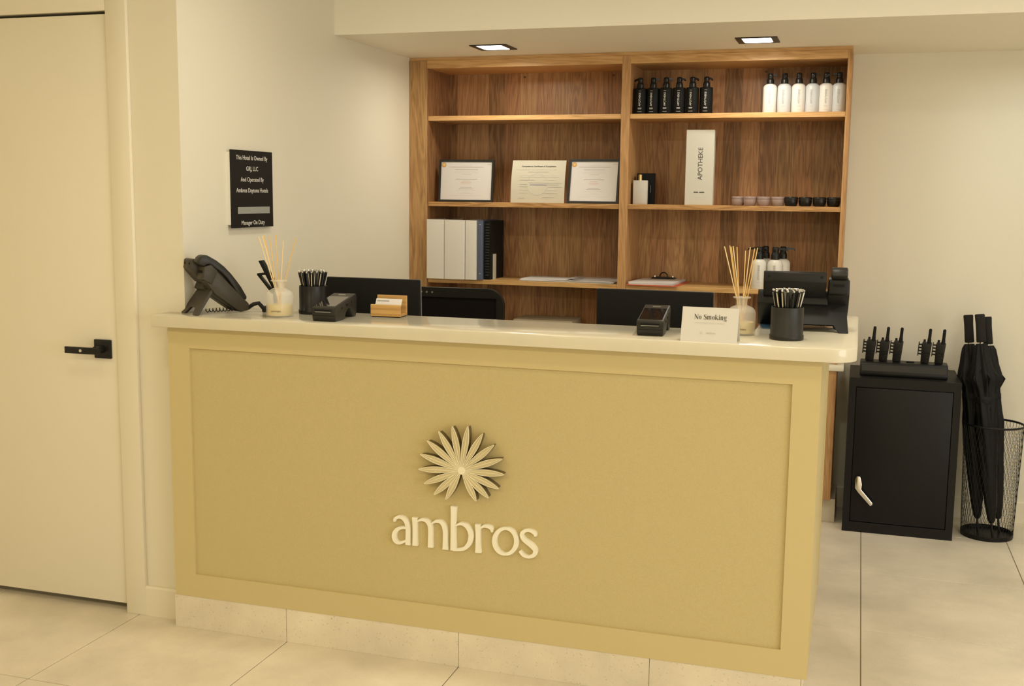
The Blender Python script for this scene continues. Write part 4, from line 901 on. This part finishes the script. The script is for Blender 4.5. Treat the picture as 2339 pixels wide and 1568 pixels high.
def radio():
    t = thing('handheld_radio', '', 'radio')
    obj('body', MB().hexa([(-0.017, -0.014, 0), (0.016, -0.014, 0), (0.016, 0.016, 0), (-0.017, 0.016, 0), (-0.020, -0.016, 0.088), (0.020, -0.016, 0.088), (0.020, 0.018, 0.095), (-0.020, 0.018, 0.095)]), 'black_plastic', t, bevel=0.004)
    for z in (0.020, 0.032, 0.044): obj('grip_rib', MB().box(-0.0168, 0.0163, -0.0163, -0.0140, z, z+0.005), 'black_matte', t, smooth=0)
    obj('antenna', MB().lathe([(0.0085, 0.086), (0.0080, 0.104), (0.0068, 0.112), (0.0066, 0.150), (0.0045, 0.155)], 12, (0.008, 0.002, 0)), 'black_matte', t)
    obj('knob', MB().lathe([(0.0050, 0.094), (0.0048, 0.105)], 10, (-0.011, 0.002, 0)), 'black_matte', t)
    bc_ = MB(); bc_.box(-0.034, -0.031, -0.006, 0.010, 0.030, 0.092)
    for z in (0.036, 0.050, 0.064, 0.078): bc_.box(-0.032, -0.016, -0.003, 0.007, z, z+0.006)
    obj('belt_clip', bc_, 'black_plastic', t, smooth=0)
    return t
r0 = None
RL = ['leftmost handheld radio in the charging dock', 'second handheld radio from the left in the charging dock', 'third handheld radio, just left of the empty charger bay', None, 'handheld radio just right of the empty charger bay', 'rightmost handheld radio in the charging dock']
for k, x in enumerate(rx):
    if k == 3: continue
    lab = 'black ' + RL[k]
    if r0 is None:
        r0 = radio(); r0.location = (x, 2.040, kz+0.064); r0['label'] = lab; r0['group'] = 'radios in the dock'; rr = r0
    else: rr = dup(r0, (x, 2.040, kz+0.064), 0, lab)
    rr.rotation_euler = (0, 0.06, -0.15)

# ------------------------------------------------------------------ bin and umbrellas
wb = thing('wire_bin', 'tall black wire mesh bin holding umbrellas', 'bin', (2.788, 2.068, 0))
R0, R1, HB = 0.1085, 0.1235, 0.508
obj('base', MB().lathe([(R0, 0), (R0+0.001, 0.004), (R0+0.0015, 0.020), (R0-0.003, 0.020), (R0-0.004, 0.006), (0.002, 0.006)], 48), 'black_metal', wb, smooth=50)
obj('rim', MB().tube([(R1*math.cos(2*PI*k/48), R1*math.sin(2*PI*k/48), HB) for k in range(48)], 0.0048, 8, closed=True), 'black_metal', wb)
ms = MB()
for s in (-1, 1):
    for k in range(46):
        pts = []
        for q in range(7):
            u = q/6; a = 2*PI*k/46+s*u*1.05; rr_ = R0+(R1-R0)*u
            pts.append((rr_*math.cos(a), rr_*math.sin(a), 0.016+(HB-0.016)*u))
        ms.tube(pts, 0.00075, 3)
wm = obj('wire_mesh', ms, 'black_metal', wb); wm['kind'] = 'stuff'
def umbrella(label, tip, top, seed, bulge, twist):
    tip, top = Vector(tip), Vector(top); d = (top-tip); L = d.length
    t = thing('umbrella', label, 'umbrella', tip, 0, 'folded umbrellas in the bin')
    q = d.to_track_quat('Z', 'Y'); t.rotation_mode = 'QUATERNION'; t.rotation_quaternion = q
    rng = random.Random(seed); ph = [rng.uniform(0, 6) for _ in range(4)]
    obj('ferrule', MB().lathe([(0.0045, 0), (0.0050, 0.006), (0.0050, 0.075)], 10), 'black_plastic', t)
    obj('shaft', MB().lathe([(0.006, 0.07), (0.006, L-0.12)], 10), 'black_plastic', t)
    def flute(a, z):
        k = min(1, max(0, (z-0.07)/0.4))
        return 1+0.16*k*math.sin(8*a+ph[0]+z*twist)+0.07*math.sin(3*a+ph[1]+z*14)+0.05*math.sin(5*a+ph[2]-z*23)
    zt = L-0.130
    prof = [(0.009, 0.066), (0.016, 0.080), (0.026, 0.16), (0.034, 0.28), (0.039, 0.40), (0.041, 0.50), (0.038, 0.58), (0.037, 0.64)]
    z0 = 0.66
    prof += [(0.038, z0), (bulge*0.9, zt-0.170), (bulge, zt-0.150), (bulge*0.88, zt-0.12), (0.036, zt-0.085), (0.031, zt-0.05), (0.026, zt-0.018), (0.018, zt)]
    obj('canopy', MB().lathe(prof, 40, flute=flute), 'umbrella_cloth', t, smooth=60)
    for k in range(6):
        a = 2*PI*k/6+seed
        obj('canopy_flap', MB()._add([((0.7*bulge)*math.cos(a-.4), (0.7*bulge)*math.sin(a-.4), zt-0.11), ((0.7*bulge)*math.cos(a+.4), (0.7*bulge)*math.sin(a+.4), zt-0.11), (bulge*1.32*math.cos(a), bulge*1.32*math.sin(a), zt-0.150), (0.028*math.cos(a), 0.028*math.sin(a), zt-0.215), ((0.6*bulge)*math.cos(a), (0.6*bulge)*math.sin(a), zt-0.13)],
            [(0, 1, 2), (0, 2, 3), (1, 3, 2), (0, 4, 1), (0, 3, 4), (1, 4, 3)]), 'umbrella_cloth', t, smooth=0)
    obj('tie_band', MB().lathe([(0.039, 0.60), (0.041, 0.605), (0.041, 0.625), (0.039, 0.63)], 24), 'umbrella_cloth', t)
    obj('collar', MB().lathe([(0.008, zt-0.002), (0.008, zt+0.012)], 12), 'silver', t)
    hp_ = [(0.0175, zt+0.006), (0.0200, zt+0.010), (0.0192, zt+0.05), (0.0190, zt+0.09), (0.0208, L-0.005), (0.0180, L)]
    obj('handle', MB().lathe(hp_, 20), 'foam', t, smooth=50)
    return t
umbrella('black folded umbrella leaning at the left of the wire bin', (2.752, 2.060, 0.008), (2.660, 2.150, 0.978), 1, 0.052, 9)
umbrella('black folded umbrella in the middle of the bin with the tallest handle', (2.806, 2.005, 0.008), (2.700, 2.080, 0.990), 2, 0.052, 12)
umbrella('black folded umbrella at the right of the wire bin', (2.842, 2.085, 0.008), (2.742, 2.200, 0.968), 4, 0.052, 7)
